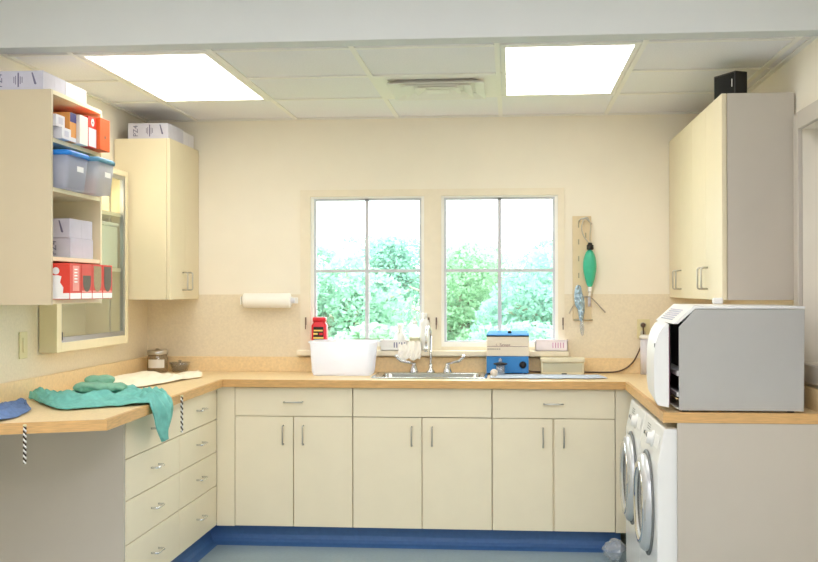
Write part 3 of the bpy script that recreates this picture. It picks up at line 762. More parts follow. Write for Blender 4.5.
# ------------------------------------------------------------------ cloths
def lerp3(P, u, n):
    x = u * (len(P) - 1); i = min(int(x), len(P) - 2); t = x - i
    p0, p1, p2, p3 = P[max(i - 1, 0)], P[i], P[i + 1], P[min(i + 2, len(P) - 1)]
    return .5 * ((2 * p1) + (p2 - p0) * t + (2 * p0 - 5 * p1 + 4 * p2 - p3) * t * t + (3 * p1 - p0 - 3 * p2 + p3) * t ** 3)
def cloth(F, B, amp, freq, seed, nu=70, nv=34, hump=.0, lift=None, minz=CT + .004):
    F = [Vector((*p, CT + .005)) if len(p) == 2 else Vector(p) for p in F]; B = [Vector((*p, CT + .005)) if len(p) == 2 else Vector(p) for p in B]
    def fn(u, v):
        a, b = lerp3(F, u, 0), lerp3(B, u, 0)
        p = a.lerp(b, v)
        e = min(1, 5 * v) * min(1, 5 * (1 - v)); e = .25 + .75 * e
        q = Vector((p.x * freq, p.y * freq * .55, p.z * freq * .4 + seed))
        w = noise.noise(q) + .5 * noise.noise(q * 2.3) + .9 * (1 - abs(noise.noise(q * 1.3 + Vector((5, 3, seed)))) * 2)
        rg = 1 - abs(noise.noise(Vector((u * 3.2 + seed, v * 4.5 + .9 * noise.noise(Vector((u * 4, v * 2, seed))), seed * 2)))) * 2.2
        d = amp * e * (max(0, w * .4 + .2) + .75 * max(0, rg) ** 2) + hump * math.sin(math.pi * v) * e
        edge = .02 * noise.noise(Vector((u * 9, v * 3, seed * 3)))
        if p.z < CT - .006:
            return p + Vector((d * .55, edge * .4, 0))
        p = p + Vector((0, edge, d))
        if p.z < minz: p.z = minz
        return p
    return MB().grid(fn, nu, nv)
F = [(-2.13, 4.72), (-2.05, 4.62), (-1.93, 4.44), (-1.80, 4.32), (-1.72, 4.38), (-1.66, 4.43), (-1.60, 4.49), (-1.535, 4.54, CT + .008), (-1.512, 4.54, CT - .02), (-1.511, 4.59, .81), (-1.511, 4.665, .742)]
B = [(-2.13, 4.82), (-2.05, 4.86), (-1.96, 4.92), (-1.88, 4.98), (-1.80, 5.02), (-1.72, 5.04), (-1.63, 5.0), (-1.545, 4.88, CT + .008), (-1.515, 4.84, CT - .02), (-1.514, 4.82, .83), (-1.514, 4.745, .762)]
o = obj('towel', cloth(F, B, .036, 15, 1.7, 90, 44), TEAL, origin=(-1.8, 4.7, CT), solid=.004)
tag(o, 'crumpled teal cotton towel hanging over the left counter edge', 'towel')
# sage bundle: two folded rolls one on the other, lying on the towel
t = thing('folded_cloth', 'sage green folded cloth bundle lying on the teal towel', 'cloth', (-1.86, 4.93, CT + .02))
def roll(cx, cy, cz, L, ry, rz, seed, yaw):
    def fn(u, v):
        th = 2 * math.pi * v; s = (1 - abs(2 * u - 1) ** 3.2) ** .5 if 0 < u < 1 else .02
        s = max(s, .02)
        q_ = Vector((u * 3.5, math.cos(th) * 1.6 + seed * 3, math.sin(th) * 1.6)); n = 1 + .22 * noise.noise(q_) - .16 * abs(noise.noise(q_ * 2.1 + Vector((3, 1, seed))))
        x = (u - .5) * L; y = ry * s * n * math.cos(th); z = rz * s * n * math.sin(th)
        return Vector((cx + x * math.cos(yaw) - y * math.sin(yaw), cy + x * math.sin(yaw) + y * math.cos(yaw), cz + z))
    return MB().grid(fn, 30, 26)
obj('fold', roll(-1.845, 4.74, CT + .058, .165, .07, .026, 1, .08), SAGE, t)
obj('fold', roll(-1.835, 4.80, CT + .086, .135, .06, .022, 2, .2), SAGE, t)
obj('fold', roll(-1.765, 4.78, CT + .054, .13, .05, .022, 4, 1.0), SAGE, t)
F = [(-2.06, 3.84), (-1.945, 3.83), (-1.885, 3.93), (-1.885, 4.10), (-1.94, 4.32), (-2.02, 4.46)]
B = [(-2.14, 3.95), (-2.13, 4.05), (-2.12, 4.17), (-2.11, 4.30), (-2.09, 4.40), (-2.05, 4.48)]
o = obj('towel', cloth(F, B, .020, 15, 6.1, 50, 30, .008), BLUEC, origin=(-2.0, 4.2, CT), solid=.004)
tag(o, 'crumpled blue towel at the near end of the left counter', 'towel')
F = [(-2.05, 5.22), (-1.93, 5.27), (-1.84, 5.33), (-1.78, 5.55), (-1.75, 5.78), (-1.70, 5.98)]
B = [(-2.13, 5.60), (-2.12, 5.95), (-2.02, 6.08), (-1.90, 6.02), (-1.82, 6.0), (-1.72, 6.05)]
o = obj('cloth', cloth(F, B, .022, 9, 3.3, 40, 26, .006), CREAMC, origin=(-1.9, 5.6, CT), solid=.003)
tag(o, 'pale cream cloth spread flat in front of the glass jar', 'cloth')
# twisted cords hanging from the worktop edge
def twist(label, x, y, z0, z1):
    t = thing('twisted_cord', label, 'cord', (x, y, z1), 'black and white twisted cords')
    for ph, m, lab in ((0, WHITEP, 'white strand'), (math.pi, mat('dark_strand', (70, 58, 46), .8), 'dark strand')):
        n = 60; L = z0 - z1
        pts = [(x + .0038 * math.cos(ph + 2 * math.pi * 7 * k / n), y + .0038 * math.sin(ph + 2 * math.pi * 7 * k / n), z0 - L * k / n) for k in range(n + 1)]
        obj('strand', MB().tube(pts, .0031, 8), m, t, lab)
    obj('clip', MB().box((x - .006, y - .006, z0 - .004), (x + .006, y + .006, z0 + .004), .002), IVORY, t)
twist('twisted black and white cord hanging near the blue towel', -1.777, 3.905, CT - .008, .765)
twist('twisted black and white cord hanging between the towel and the corner drawers', -1.524, 5.02, CT - .005, .738)

# ------------------------------------------------------------------ jar and dish
t = thing('glass_jar', 'short glass jar with metal lid and white label in the back corner', 'jar', (-2.075, 6.36, CT + .001))
jx, jy, jz = -2.078, 6.36, CT + .001
obj('jar_body', MB().lathe((jx, jy, jz), (0, 0, 1), [(.052, 0), (.060, .006), (.060, .085), (.054, .098), (.054, .104)], 32), JARG, t)
obj('lid', MB().lathe((jx, jy, jz + .104), (0, 0, 1), [(.060, 0), (.061, .004), (.061, .024), (.056, .028), (.02, .029), (.012, .030), (.012, .036), (.0005, .037)], 32), NICKEL, t, 'metal lid')
b = MB(); nA = 14
P0 = [(jx + .0608 * math.cos(a), jy + .0608 * math.sin(a)) for a in [R(228 + 100 * i / nA) for i in range(nA + 1)]]
for i in range(nA):
    (xa, ya_), (xb_, yb_) = P0[i], P0[i + 1]
    b.poly([(xa, ya_, jz + .028), (xb_, yb_, jz + .028), (xb_, yb_, jz + .078), (xa, ya_, jz + .078)])
obj('jar_label', b, WHITEP, t, 'white paper label')
t = thing('glass_dish', 'shallow clear glass dish beside the lidded jar', 'dish', (-1.955, 6.40, CT + .001))
obj('dish_body', MB().lathe((-1.955, 6.40, CT + .001), (0, 0, 1), [(.04, 0), (.044, .004), (.052, .03), (.062, .056), (.058, .056), (.048, .03), (.036, .008), (.0005, .007)], 32), DISHG, t)
obj('knob', MB().lathe((-1.955, 6.40, CT + .045), (0, 0, 1), [(.052, 0), (.03, .006), (.008, .009), (.008, .018), (.012, .022), (.0005, .026)], 26), DISHG, t)

# ------------------------------------------------------------------ wall switch, outlet
t = thing('light_switch', 'ivory light switch plate on the left wall', 'switch', (XL + .0055, 4.778, 1.153))
obj('plate', MB().box((XL + .0055, 4.738, 1.093), (XL + .011, 4.818, 1.213), .002), IVORY, t)
obj('toggle', MB().box((XL + .011, 4.765, 1.12), (XL + .015, 4.791, 1.187), .0015), IVORY, t)
t = thing('power_outlet', 'ivory power outlet on the window wall with a dark plug', 'outlet', (.776, YW - .006, 1.168))
obj('plate', MB().box((.738, YW - .011, 1.113), (.812, YW - .0055, 1.226), .002), IVORY, t)
for z in (1.145, 1.192): obj('socket', MB().lathe((.772, YW - .011, z), (0, -1, 0), [(.017, 0), (.017, .002), (.0005, .002)], 20), BEIGED, t)
o = obj('power_cable', MB().tube([(.770, YW - .0135, 1.192), (.770, YW - .034, 1.192), (.7705, YW - .0345, 1.17), (.770, YW - .0345, 1.12), (.745, YW - .0345, 1.04), (.70, YW - .0345, .965), (.63, YW - .0345, .925), (.54, YW - .0345, .918), (.40, YW - .0345, .918), (.25, YW - .0345, .918), (.14, YW - .0345, .92), (.112, YW - .0345, .925)], [.013] * 9 + [.009] * 4 + [.0042] * 200, 10, 8), CORDM, origin=(.5, 6.44, CT))
tag(o, 'brown cord running from the wall outlet along the backsplash', 'cord')

# ------------------------------------------------------------------ paper towel roll
t = thing('paper_towel', 'white paper towel roll mounted on the wall left of the window', 'paper towel', (-1.43, 6.43, 1.335))
obj('roll', MB().lathe((-1.575, 6.435, 1.336), (1, 0, 0), [(.018, .001), (.042, .0), (.044, .004), (.044, .276), (.042, .28), (.018, .279)], 32), PAPER, t)
obj('core', MB().cyl((-1.58, 6.435, 1.336), (-1.27, 6.435, 1.336), .014), CARD, t)
b = MB().box((-1.298, 6.40, 1.312), (-1.292, YW - .006, 1.36), .002).box((-1.590, 6.40, 1.312), (-1.584, YW - .006, 1.36), .002).box((-1.590, YW - .012, 1.318), (-1.260, YW - .006, 1.354), .002)
obj('holder', b, WHITEP, t)

# ------------------------------------------------------------------ tub, canister, sill items
t = thing('plastic_tub', 'frosted white plastic tub standing left of the sink', 'tub', (-.95, 6.26, CT + .001))
b = MB(); z = CT + .0015
def tq(x0, x1, y0, y1, r, zz): return [b.bm.verts.new(p) for p in rr(x0, x1, y0, y1, r, zz)]
rings = [tq(-1.113, -.787, 6.165, 6.375, .03, z), tq(-1.120, -.780, 6.158, 6.382, .03, z + .02), tq(-1.130, -.766, 6.15, 6.39, .03, z + .182), tq(-1.138, -.758, 6.142, 6.398, .03, z + .184), tq(-1.138, -.758, 6.142, 6.398, .03, z + .194),
         tq(-1.128, -.768, 6.152, 6.388, .03, z + .194), tq(-1.118, -.782, 6.162, 6.378, .03, z + .022), tq(-1.111, -.789, 6.169, 6.371, .03, z + .004)]
b.skin(rings, False); b.bm.faces.new(rings[0][::-1]); b.bm.faces.new(rings[-1])
obj('tub_body', b, FROST, t)
o = obj('spatula', MB().box((-.92, 6.389, z + .1955), (-.73, 6.397, z + .2005), .001), DULLM, origin=(-.83, 6.393, z + .1955))
tag(o, 'thin dark stick lying on the back rim of the frosted tub', 'stick')
t = thing('canister', 'red plastic canister with black and yellow label on the window sill', 'canister', (-1.12, 6.47, 1.042))
cx, cy, cz = -1.122, 6.455, 1.0425
b = MB()
rings = [[b.bm.verts.new(p) for p in rr(cx - w_, cx + w_, cy - d_, cy + d_, .018, zz)] for w_, d_, zz in ((.042, .032, cz), (.046, .035, cz + .006), (.046, .035, cz + .145), (.036, .028, cz + .163), (.036, .028, cz + .168))]
b.skin(rings); obj('can_body', b, CANR, t)
b = MB(); rings = [[b.bm.verts.new(p) for p in rr(cx - w_, cx + w_, cy - d_, cy + d_, .018, zz)] for w_, d_, zz in ((.039, .031, cz + .168), (.040, .032, cz + .19), (.036, .028, cz + .195))]
b.skin(rings); obj('lid', b, CANR, t)
yf = cy - .0355
lb = obj('can_label', MB().box((cx - .032, yf - .0005, cz + .04), (cx + .028, yf, cz + .138)), BLACK, t, 'black front label')
b = MB().box((cx - .032, yf - .001, cz + .068), (cx + .028, yf - .0005, cz + .078)).box((cx - .032, yf - .001, cz + .092), (cx - .006, yf - .0005, cz + .102)).box((cx - .032, yf - .001, cz + .002), (cx + .028, yf - .0002, cz + .04)).box((cx - .030, yf - .001, cz + .112), (cx + .024, yf - .0005, cz + .121))
obj('yellow_print', b, YEL, lb, 'yellow printed bars')
obj('red_print', MB().box((cx + .002, yf - .001, cz + .090), (cx + .024, yf - .0005, cz + .103)), CANR, lb, 'red printed mark')
# slotted basket left sill
def basket(label, x0, x1, y0, y1, z0, h, slotm, xs, bodym):
    t = thing('basket', label, 'basket', ((x0 + x1) / 2, (y0 + y1) / 2, z0), 'slotted baskets on the sill')
    b = MB(); e = .003
    b.box((x0, y0, z0), (x1, y0 + e, z0 + h)).box((x0, y1 - e, z0), (x1, y1, z0 + h)).box((x0, y0, z0), (x0 + e, y1, z0 + h)).box((x1 - e, y0, z0), (x1, y1, z0 + h)).box((x0, y0, z0), (x1, y1, z0 + e))
    obj('basket_body', b, bodym, t)
    b = MB()
    for x in xs: b.box((x - .0025, y0 - .0006, z0 + h * .3), (x + .0025, y0, z0 + h * .82))
    obj('slot', b, slotm, t, 'row of coloured slots')
    b = MB().box((x0 - .004, y0 - .004, z0 + h), (x1 + .004, y0 + .004, z0 + h + .004)).box((x0 - .004, y1 - .004, z0 + h), (x1 + .004, y1 + .004, z0 + h + .004)).box((x0 - .004, y0, z0 + h), (x0 + .004, y1, z0 + h + .004)).box((x1 - .004, y0, z0 + h), (x1 + .004, y1, z0 + h + .004))
    obj('rim', b, bodym, t)
basket('white basket with blue slots on the sill left of the tap', -.755, -.60, 6.43, 6.53, 1.0425, .058, NAVY, (-.675, -.66, -.645, -.63, -.615), WHITEP)
basket('white basket with pink slots at the right end of the sill', .150, .335, 6.43, 6.53, 1.0425, .06, mat('pink_slot', (206, 140, 186), .5), (.25, .265, .28, .295, .31), mat('pinkish_white', (248, 238, 244), .5))
def bottle(name, label, x, y, z, prof, m, extra=None):
    t = thing(name, label, 'bottle', (x, y, z), 'bottles on the sill behind the tap')
    obj('bottle_body', MB().lathe((x, y, z), (0, 0, 1), prof, 26), m, t)
    return t
MILK = milky('milky_plastic', (252, 252, 250), .75)
# the bottles stand inside / beside the basket
t = bottle('spray_bottle', 'white trigger spray bottle on the sill left of the soap bottle', -.645, 6.475, 1.047, [(.03, 0), (.033, .005), (.033, .07), (.027, .09), (.014, .108), (.012, .125)], WHITEP)
b = MB().box((-.658, 6.45, 1.172), (-.632, 6.50, 1.20), .005).box((-.654, 6.415, 1.184), (-.636, 6.452, 1.198), .004)
obj('spray_head', b, WHITEP, t)
obj('trigger', MB().tube([(-.645, 6.448, 1.18), (-.645, 6.432, 1.165), (-.645, 6.434, 1.145)], .005, 8), WHITEP, t)
t = bottle('soap_bottle', 'clear pump bottle half full of yellowish soap on the sill', -.556, 6.47, 1.0425, [(.028, 0), (.033, .006), (.033, .11), (.026, .13), (.012, .145), (.012, .152)], MILK)
obj('liquid', MB().lathe((-.556, 6.47, 1.044), (0, 0, 1), [(.027, .0), (.0315, .006), (.0315, .075), (.0005, .076)], 24), SOAP, t, 'yellowish soap inside')
obj('pump', MB().cyl((-.556, 6.47, 1.195), (-.556, 6.47, 1.215), .014).cyl((-.556, 6.47, 1.215), (-.556, 6.47, 1.23), .004).box((-.562, 6.43, 1.226), (-.550, 6.478, 1.236), .003), WHITEP, t)
t = bottle('lotion_bottle', 'tall plain white bottle on the sill just left of the tap', -.498, 6.475, 1.0425, [(.028, 0), (.031, .006), (.031, .15), (.024, .175), (.014, .185)], WHITEP)
obj('cap', MB().lathe((-.498, 6.475, 1.2275), (0, 0, 1), [(.014, 0), (.014, .03), (.011, .034)], 18), WHITEP, t)
# white ribbed cloth hanging over the sill edge
def ragf(u, v):
    x = -.650 + .135 * u + .02 * (v - .3)
    rib = .007 * abs(math.sin(u * math.pi * 5 + v * 1.2))
    if v < .35: return Vector((x, 6.442 - (6.442 - 6.414) * v / .35 - rib * .3, 1.0435 + .05 * (1 - v / .35) + rib))
    q = (v - .35) / .65
    return Vector((x - .02 * q, 6.412 - .004 * q - rib, 1.0435 - .052 * q * (1 - .12 * math.sin(u * math.pi * 5))))
o = obj('dish_cloth', MB().grid(ragf, 50, 18), mat('white_cloth', (250, 246, 238), .9, var=.03, scale=40), origin=(-.58, 6.42, 1.03), solid=.002)
tag(o, 'white ribbed cloth hung over the sill edge behind the tap', 'cloth')

# ------------------------------------------------------------------ blue cleaner and its neighbours
t = thing('steam_cleaner', 'boxy blue and beige bench appliance standing right of the sink', 'appliance', (-.012, 6.38, CT + .001))
x0, x1, y0, y1, z0 = -.132, .108, 6.31, 6.458, CT + .003
kz = lambda py: 1.4046 - (py - 288.7) * 6.31 / 1100
zm = kz(356.0); ztop = kz(336.5)
obj('lower_body', MB().box((x0, y0, z0 + .006), (x1, y1, zm), .004), BLUEM, t, 'blue enamel lower half')
obj('upper_body', MB().box((x0, y0 - .002, zm + .0005), (x1 + .002, y1, ztop), .003), BEIGEM, t, 'beige upper half')
l = obj('lid', MB().prism([(x0 - .001, y0 - .004, ztop + .006), (x1 + .004, y0 - .004, ztop + .006), (x1 - .004, y1, ztop + .022), (x0 + .012, y1, ztop + .022)], (0, 0, .006), .001), mat('blue_lid_enamel', (70, 142, 206), .75, spec=.2), t, 'blue lid')
obj('lid_gap', MB().box((x0, y0 - .003, ztop), (x1 + .002, y1, ztop + .006)), BLACK, l)
obj('knob', MB().lathe((.0, y0 + .05, ztop + .018), (0, 0, 1), [(.01, 0), (.012, .008), (.008, .014), (.0005, .015)], 16), BLACK, l, 'black lid knob')
zl = zm + (ztop - zm) * .5
obj('stripe', MB().box((x0 + .004, y0 - .0026, zl - .001), (x1 - .004, y0 - .002, zl + .001)), INKR, t)
text('lettering', '. . l . Tanavan', .019, frame3((-.048, y0 - .0024, zl + .009), (1, 0, 0), (0, 0, 1)), INKR, t, label='maroon slanted lettering', shear=.25)
b = MB()
for q in range(7): b.box((x0 + .006 + q * .011, y0 - .0026, zl - .018), (x0 + .013 + q * .011, y0 - .002, zl - .012))
obj('small_print', b, GREYP, t)
kx, kzc = .075, kz(364.5)
obj('dial', MB().lathe((kx, y0, kzc), (0, -1, 0), [(.020, 0), (.020, .004), (.016, .007), (.015, .018), (.0005, .019)], 26), BLACK, t, 'round black dial')
obj('foot', MB().cyl((x0 + .02, y0 + .02, CT + .001), (x0 + .02, y0 + .02, z0 + .007), .01, 12), BLACK, t)
obj('foot', MB().cyl((x1 - .02, y0 + .02, CT + .001), (x1 - .02, y0 + .02, z0 + .007), .01, 12), BLACK, t)
obj('foot', MB().cyl((x0 + .02, y1 - .02, CT + .001), (x0 + .02, y1 - .02, z0 + .007), .01, 12), BLACK, t)
obj('foot', MB().cyl((x1 - .02, y1 - .02, CT + .001), (x1 - .02, y1 - .02, z0 + .007), .01, 12), BLACK, t)
t = thing('beaker', 'small clear beaker with black lid in front of the blue appliance', 'beaker', (-.052, 6.24, CT + .006))
obj('beaker_body', MB().lathe((-.052, 6.24, CT + .006), (0, 0, 1), [(.022, 0), (.024, .003), (.025, .055), (.022, .055), (.021, .005), (.0005, .004)], 24), CLEARP, t)
obj('lid', MB().lathe((-.052, 6.24, CT + .062), (0, 0, 1), [(.03, 0), (.040, .004), (.039, .009), (.015, .014)], 28), BLACK, t, 'wide black lid')
obj('lid_knob', MB().lathe((-.052, 6.24, CT + .076), (0, 0, 1), [(.008, 0), (.011, .008), (.010, .02), (.0005, .024)], 16), CLEARP, t)
t = thing('cotton_ball', 'pale round ball at the left end of the blue pad', 'ball', (-.086, 6.10, CT + .006))
def ballf(u, v):
    th = 2 * math.pi * u; ph = math.pi * v
    r = .021 * (1 + .08 * noise.noise(Vector((math.sin(ph) * math.cos(th), math.sin(ph) * math.sin(th), math.cos(ph))) * 3))
    return Vector((-.086 + r * math.sin(ph) * math.cos(th), 6.10 + r * math.sin(ph) * math.sin(th), CT + .028 - r * math.cos(ph)))
obj('ball', MB().grid(ballf, 20, 14), mat('pale_ball', (226, 216, 202), .8, var=.1, scale=60), t)
o = obj('pad', cloth([(-.11, 6.03), (.10, 6.02), (.30, 6.03), (.53, 6.05)], [(-.10, 6.29), (.10, 6.295), (.30, 6.28), (.50, 6.27)], .0035, 18, 2.0, 50, 20, 0, minz=CT + .002), MATC, origin=(.2, 6.15, CT), solid=.002)
tag(o, 'pale blue absorbent pad lying flat right of the sink', 'pad')
t = thing('heat_sealer', 'low beige plastic box between the blue appliance and the corner', 'appliance', (.305, 6.40, CT + .001))
x0, x1, y0, y1 = .176, .428, 6.335, 6.45; zb_ = CT + .0015; zt_ = 1.4046 - (357.5 - 288.7) * 6.335 / 1100
obj('housing', MB().box((x0 + .004, y0 + .012, zb_), (x1 - .004, y1, zt_ - .026), .003), BEIGEP, t)
obj('cover', MB().box((x0, y0, zt_ - .026), (x1, y1, zt_), .006), BEIGEP, t)
obj('front_recess', MB().box((x0 + .014, y0 + .0105, zb_ + .012), (x1 - .014, y0 + .0118, zt_ - .03)), BEIGED, t, 'slightly darker recessed front')
obj('lever', MB().box((.295, y0 + .002, zb_ + .001), (.325, y0 + .011, zb_ + .007), .002), BLACK, t, 'small black lever')
t = thing('dispenser', 'white upright dispenser canister beside the sterilizer', 'dispenser', (.778, 6.41, CT + .001))
b = MB()
rings = [[b.bm.verts.new(p) for p in rr(.748, .818, 6.375, 6.445, .02, zz)] for zz in (CT + .0015, CT + .205)]
b.skin(rings); obj('can_body', b, mat('lavender_white', (226, 224, 234), .4), t)
b = MB(); rings = [[b.bm.verts.new(p) for p in rr(.743, .823, 6.37, 6.45, .022, zz)] for zz in (CT + .2055, CT + .218)] + [[b.bm.verts.new(p) for p in rr(.752, .814, 6.379, 6.441, .02, CT + .227)]]
b.skin(rings); obj('lid', b, WHITEP, t)

# ------------------------------------------------------------------ hanging strip with breathing bag
t = thing('hanger_strip', 'tan slotted strip fixed to the wall right of the window', 'rack', (.42, YW - .006, 1.215))
obj('strip', MB().box((.367, YW - .016, 1.215), (.475, YW - .006, 1.828), .002), PEGB, t)
for z in [1.76 - .098 * i for i in range(4)] + [1.37, 1.29]:
    obj('slot', MB().box((.399, YW - .0168, z), (.406, YW - .016, z + .03)), SLOTM, t, 'dark vertical slot')
obj('slot', MB().box((.44, YW - .0168, 1.70), (.447, YW - .016, 1.73)), SLOTM, t, 'dark vertical slot')
obj('hook_rail', MB().cyl((.372, YW - .022, 1.222), (.482, YW - .022, 1.222), .004, 8), NICKEL, t)
obj('hook', MB().tube([(.405, YW - .016, 1.792), (.405, YW - .04, 1.80), (.425, YW - .045, 1.812), (.45, YW - .045, 1.806), (.478, YW - .045, 1.778)], .004, 8, 5), NICKEL, t)
by = YW - .0529
t = thing('breathing_bag', 'green breathing bag hanging from the wall strip', 'breathing bag', (.465, by, 1.65))
obj('hang_loop', MB().tube([(.462, by, 1.665), (.43, by, 1.71), (.418, by, 1.76), (.432, by, 1.808), (.452, by, 1.815), (.470, by, 1.775), (.466, by, 1.72), (.466, by, 1.665)], .0035, 8, 6), NICKEL, t)
obj('connector', MB().lathe((.466, by, 1.628), (0, 0, 1), [(.012, 0), (.020, .004), (.020, .028), (.013, .032), (.012, .042)], 20), BLACK, t, 'black connector')
def bagp(u, v):
    z = 1.628 - .216 * u; th = 2 * math.pi * v
    r = .009 + .029 * (math.sin(math.pi * min(1, u * 1.0) ** .8) ** .75)
    r *= 1 + .07 * math.sin(4 * th)
    return Vector((.464 + r * math.cos(th), by + r * .8 * math.sin(th), z))
obj('bag', MB().grid(bagp, 30, 28), BAGG, t)
obj('tail_fitting', MB().cyl((.464, by, 1.385), (.464, by, 1.415), .011).cyl((.464, by, 1.36), (.464, by, 1.385), .008), WHITEP, t, 'white tail fitting')
t = thing('tubing', 'thin grey tubing arching below the green breathing bag', 'tubing', (.46, YW - .03, 1.33))
obj('tube', MB().tube([(.345, YW - .03, 1.26), (.385, YW - .03, 1.325), (.43, YW - .03, 1.355), (.470, YW - .03, 1.352), (.51, YW - .03, 1.315), (.555, YW - .03, 1.265)], .004, 8, 8), TUBEM, t)
obj('connector', MB().cyl((.463, YW - .03, 1.30), (.463, YW - .03, 1.355), .009), CARDLAV, t)
t = thing('foil_packet', 'silver and blue plastic packet hanging from the wall strip', 'packet', (.41, YW - .03, 1.2))
def packf(x0, x1, z0, z1, y, seed, sk):
    def fn(u, v):
        z = z1 + (z0 - z1) * v; w = (x1 - x0) * (.35 + .65 * math.sin(math.pi * min(1, v * 1.05)) ** .6) if v < .97 else .004
        x = (x0 + x1) / 2 + sk * v + w * (u - .5)
        return Vector((x, y - .012 * abs(noise.noise(Vector((u * 3, v * 5, seed)))) - .008 * math.sin(math.pi * u), z))
    return MB().grid(fn, 12, 26, False)
obj('packet_sheet', packf(.375, .422, 1.285, 1.425, YW - .034, 1, .0), FOIL, t, solid=.001)
obj('packet_sheet', packf(.395, .435, 1.215, 1.375, YW - .040, 2, .0), FOIL, t, solid=.001)
obj('packet_tip', packf(.405, .43, 1.13, 1.235, YW - .036, 3, .004), CLEARP, t, 'clear tapered tip', solid=.001)
t = thing('speaker', 'small black box speaker on top of the long four-door wall cabinet', 'speaker', (1.02, 5.05, 2.2565))
SM = frame3((.998, 4.98, 2.2565), (.9, .437, 0), (-.437, .9, 0))
obj('case', MB().box((0, 0, 0), (.066, .156, .114), .004).xf(SM), BLACK, t)
obj('grille', MB().box((-.002, .008, .008), (0, .148, .106), .0008).xf(SM), mat('speaker_cloth', (16, 15, 16), .9, bump=.4, bscale=600), t)
obj('indicator', MB().box((-.0032, .018, .045), (-.002, .022, .08)).xf(SM), WHITEP, t, 'thin white mark')

# ------------------------------------------------------------------ outside: lawn and trees
struct('ground', MB().box((-60, YW + 1.0, -1.3), (60, 120, -1.2)), LAWN)
random.seed(11)
LEAVES = [leaf_mat('leaf_hazed_light', (168, 202, 170)), leaf_mat('leaf_hazed_mid', (162, 200, 178)), leaf_mat('leaf_hazed_blue_green', (160, 198, 184))]  # greens whitened so the colour carries window glare and haze
def tree(label, x, y, top, rad, lm, nleaf, seed):
    rnd = random.Random(seed)
    t = thing('tree', label, 'tree', (x, y, -1.2), 'trees outside the window')
    H = top + 1.2
    b = MB().tube([(x, y, -1.2), (x + .1, y, -1.2 + H * .3), (x - .05, y, -1.2 + H * .6), (x, y, -1.2 + H * .9)], [rad * .09, rad * .07, rad * .05, rad * .02], 9)
    for q in range(6):
        a = rnd.uniform(0, 6.28); h0 = H * rnd.uniform(.3, .6)
        b.tube([(x, y, -1.2 + h0), (x + math.cos(a) * rad * .4, y + math.sin(a) * rad * .4, -1.2 + h0 + H * .14), (x + math.cos(a) * rad * .7, y + math.sin(a) * rad * .7, -1.2 + h0 + H * .2)], [rad * .04, rad * .025, rad * .012], 7)
    obj('trunk', b, LEADER, t)
    blobs = []
    for q in range(16):
        a = rnd.uniform(0, 6.28); rr_ = rad * rnd.uniform(.1, .75); zz = rnd.uniform(.18, .88)
        blobs.append((x + math.cos(a) * rr_ * (1.1 - zz * .6), y + math.sin(a) * rr_ * (1.1 - zz * .6), -1.2 + H * zz, rad * rnd.uniform(.28, .48)))
    blobs.append((x, y, top - rad * .3, rad * .32))
    V, Fc = [], []
    for q in range(nleaf):
        bx, by_, bz, br = rnd.choice(blobs)
        d = Vector((rnd.gauss(0, 1), rnd.gauss(0, 1), rnd.gauss(0, 1))).normalized() * br * rnd.uniform(.6, 1.0) ** .5
        c = Vector((bx, by_, bz)) + d
        if c.z > top: c.z = top - rnd.random() * .2
        if c.z < -1.1: c.z = -1.1
        s_ = rnd.uniform(.03, .075) * (1 + rad * .12)
        u = Vector((rnd.gauss(0, 1), rnd.gauss(0, 1), rnd.gauss(0, .6))).normalized(); w_ = u.cross(Vector((rnd.gauss(0, 1), rnd.gauss(0, 1), rnd.gauss(0, 1)))).normalized()
        k = len(V)
        V += [c - u * s_, c + w_ * s_ * .55, c + u * s_, c - w_ * s_ * .55]; Fc.append((k, k + 1, k + 2, k + 3))
    me = bpy.data.meshes.new('crown'); me.from_pydata([v - ORG[t.name] for v in V], [], Fc); me.materials.append(lm)
    o = bpy.data.objects.new('crown', me); COL.objects.link(o); o.parent = t
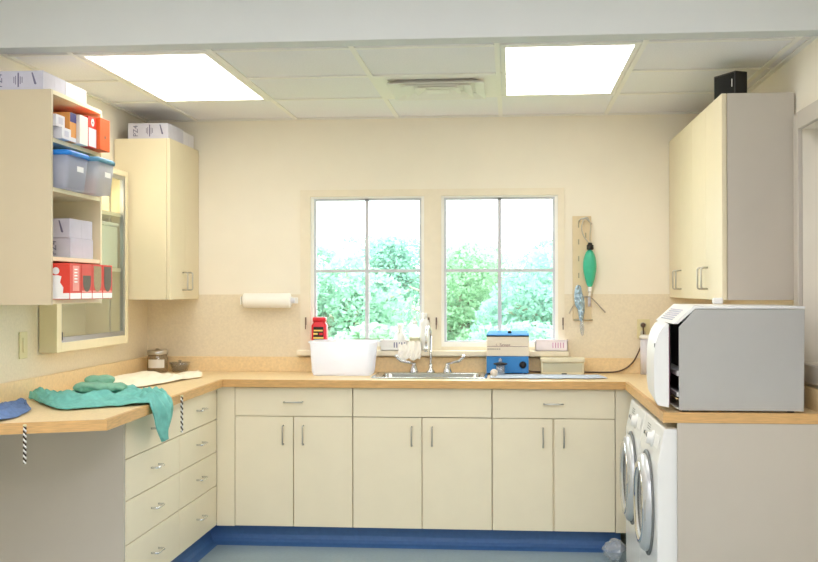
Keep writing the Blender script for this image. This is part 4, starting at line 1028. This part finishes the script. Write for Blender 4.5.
TR = [(-3.4, 23, 2.4, 1.9, 1, 'broad leafy tree filling the left half of the left window'), (-1.2, 28, 2.9, 2.0, 0, 'leafy tree behind the mullion between the two windows'),
      (1.0, 23, 2.6, 1.9, 2, 'broad bluish tree filling the right half of the right window'), (3.2, 28, 3.0, 2.0, 0, 'leafy tree just beyond the right edge of the right window'),
      (-3.7, 33.5, 3.3, 2.2, 2, 'far bluish tree rising behind the others in the left window'), (-5.8, 28, 2.8, 2.0, 1, 'leafy tree just beyond the left edge of the left window'),
      (1.2, 33.5, 3.2, 2.2, 1, 'far tree rising behind the others in the right window'), (-1.3, 38.5, 2.9, 2.2, 2, 'farthest tree, behind the gap between the two windows'),
      (-2.2, 17.5, 1.15, 1.25, 0, 'low bushy tree along the bottom of the left window'), (.15, 17.5, 1.15, 1.25, 1, 'low bushy tree along the bottom of the right window'),
      (-5.0, 18, 1.2, 1.3, 2, 'low bushy tree left of the left window'), (2.9, 18, 1.2, 1.3, 0, 'low bushy tree right of the right window')]
for i, (x, y, top, rad, k, lab) in enumerate(TR):
    top -= .3
    tree(lab, x, y, top, rad, LEAVES[k], 14000 if rad > 1.5 else 9000, 100 + i)

# ------------------------------------------------------------------ sky, camera, view
wd = bpy.data.worlds.new('overcast'); SC.world = wd; wd.use_nodes = True
bg = wd.node_tree.nodes['Background']; bg.inputs[0].default_value = (*lin((246, 252, 255)), 1); bg.inputs[1].default_value = 6.2

cam = bpy.data.cameras.new('camera'); co = bpy.data.objects.new('camera', cam); COL.objects.link(co)
cam.sensor_width = 36; cam.sensor_fit = 'HORIZONTAL'; cam.lens = 1100 * 36 / 818
cam.clip_start = .05; cam.clip_end = 400
co.matrix_world = Matrix.Translation((0, 0, 1.4046)) @ Matrix.Rotation(.0911, 4, 'Z') @ Matrix.Rotation(math.pi / 2 + .0071, 4, 'X') @ Matrix.Rotation(-.0015, 4, 'Z')
SC.camera = co
vs = SC.view_settings
vs.view_transform = 'Standard'; vs.look = 'None'; vs.exposure = 0.19; vs.gamma = 1.0; vs.use_curve_mapping = False
SC.cycles.max_bounces = 10; SC.cycles.diffuse_bounces = 6; SC.cycles.transparent_max_bounces = 16
SC.cycles.sample_clamp_indirect = 6
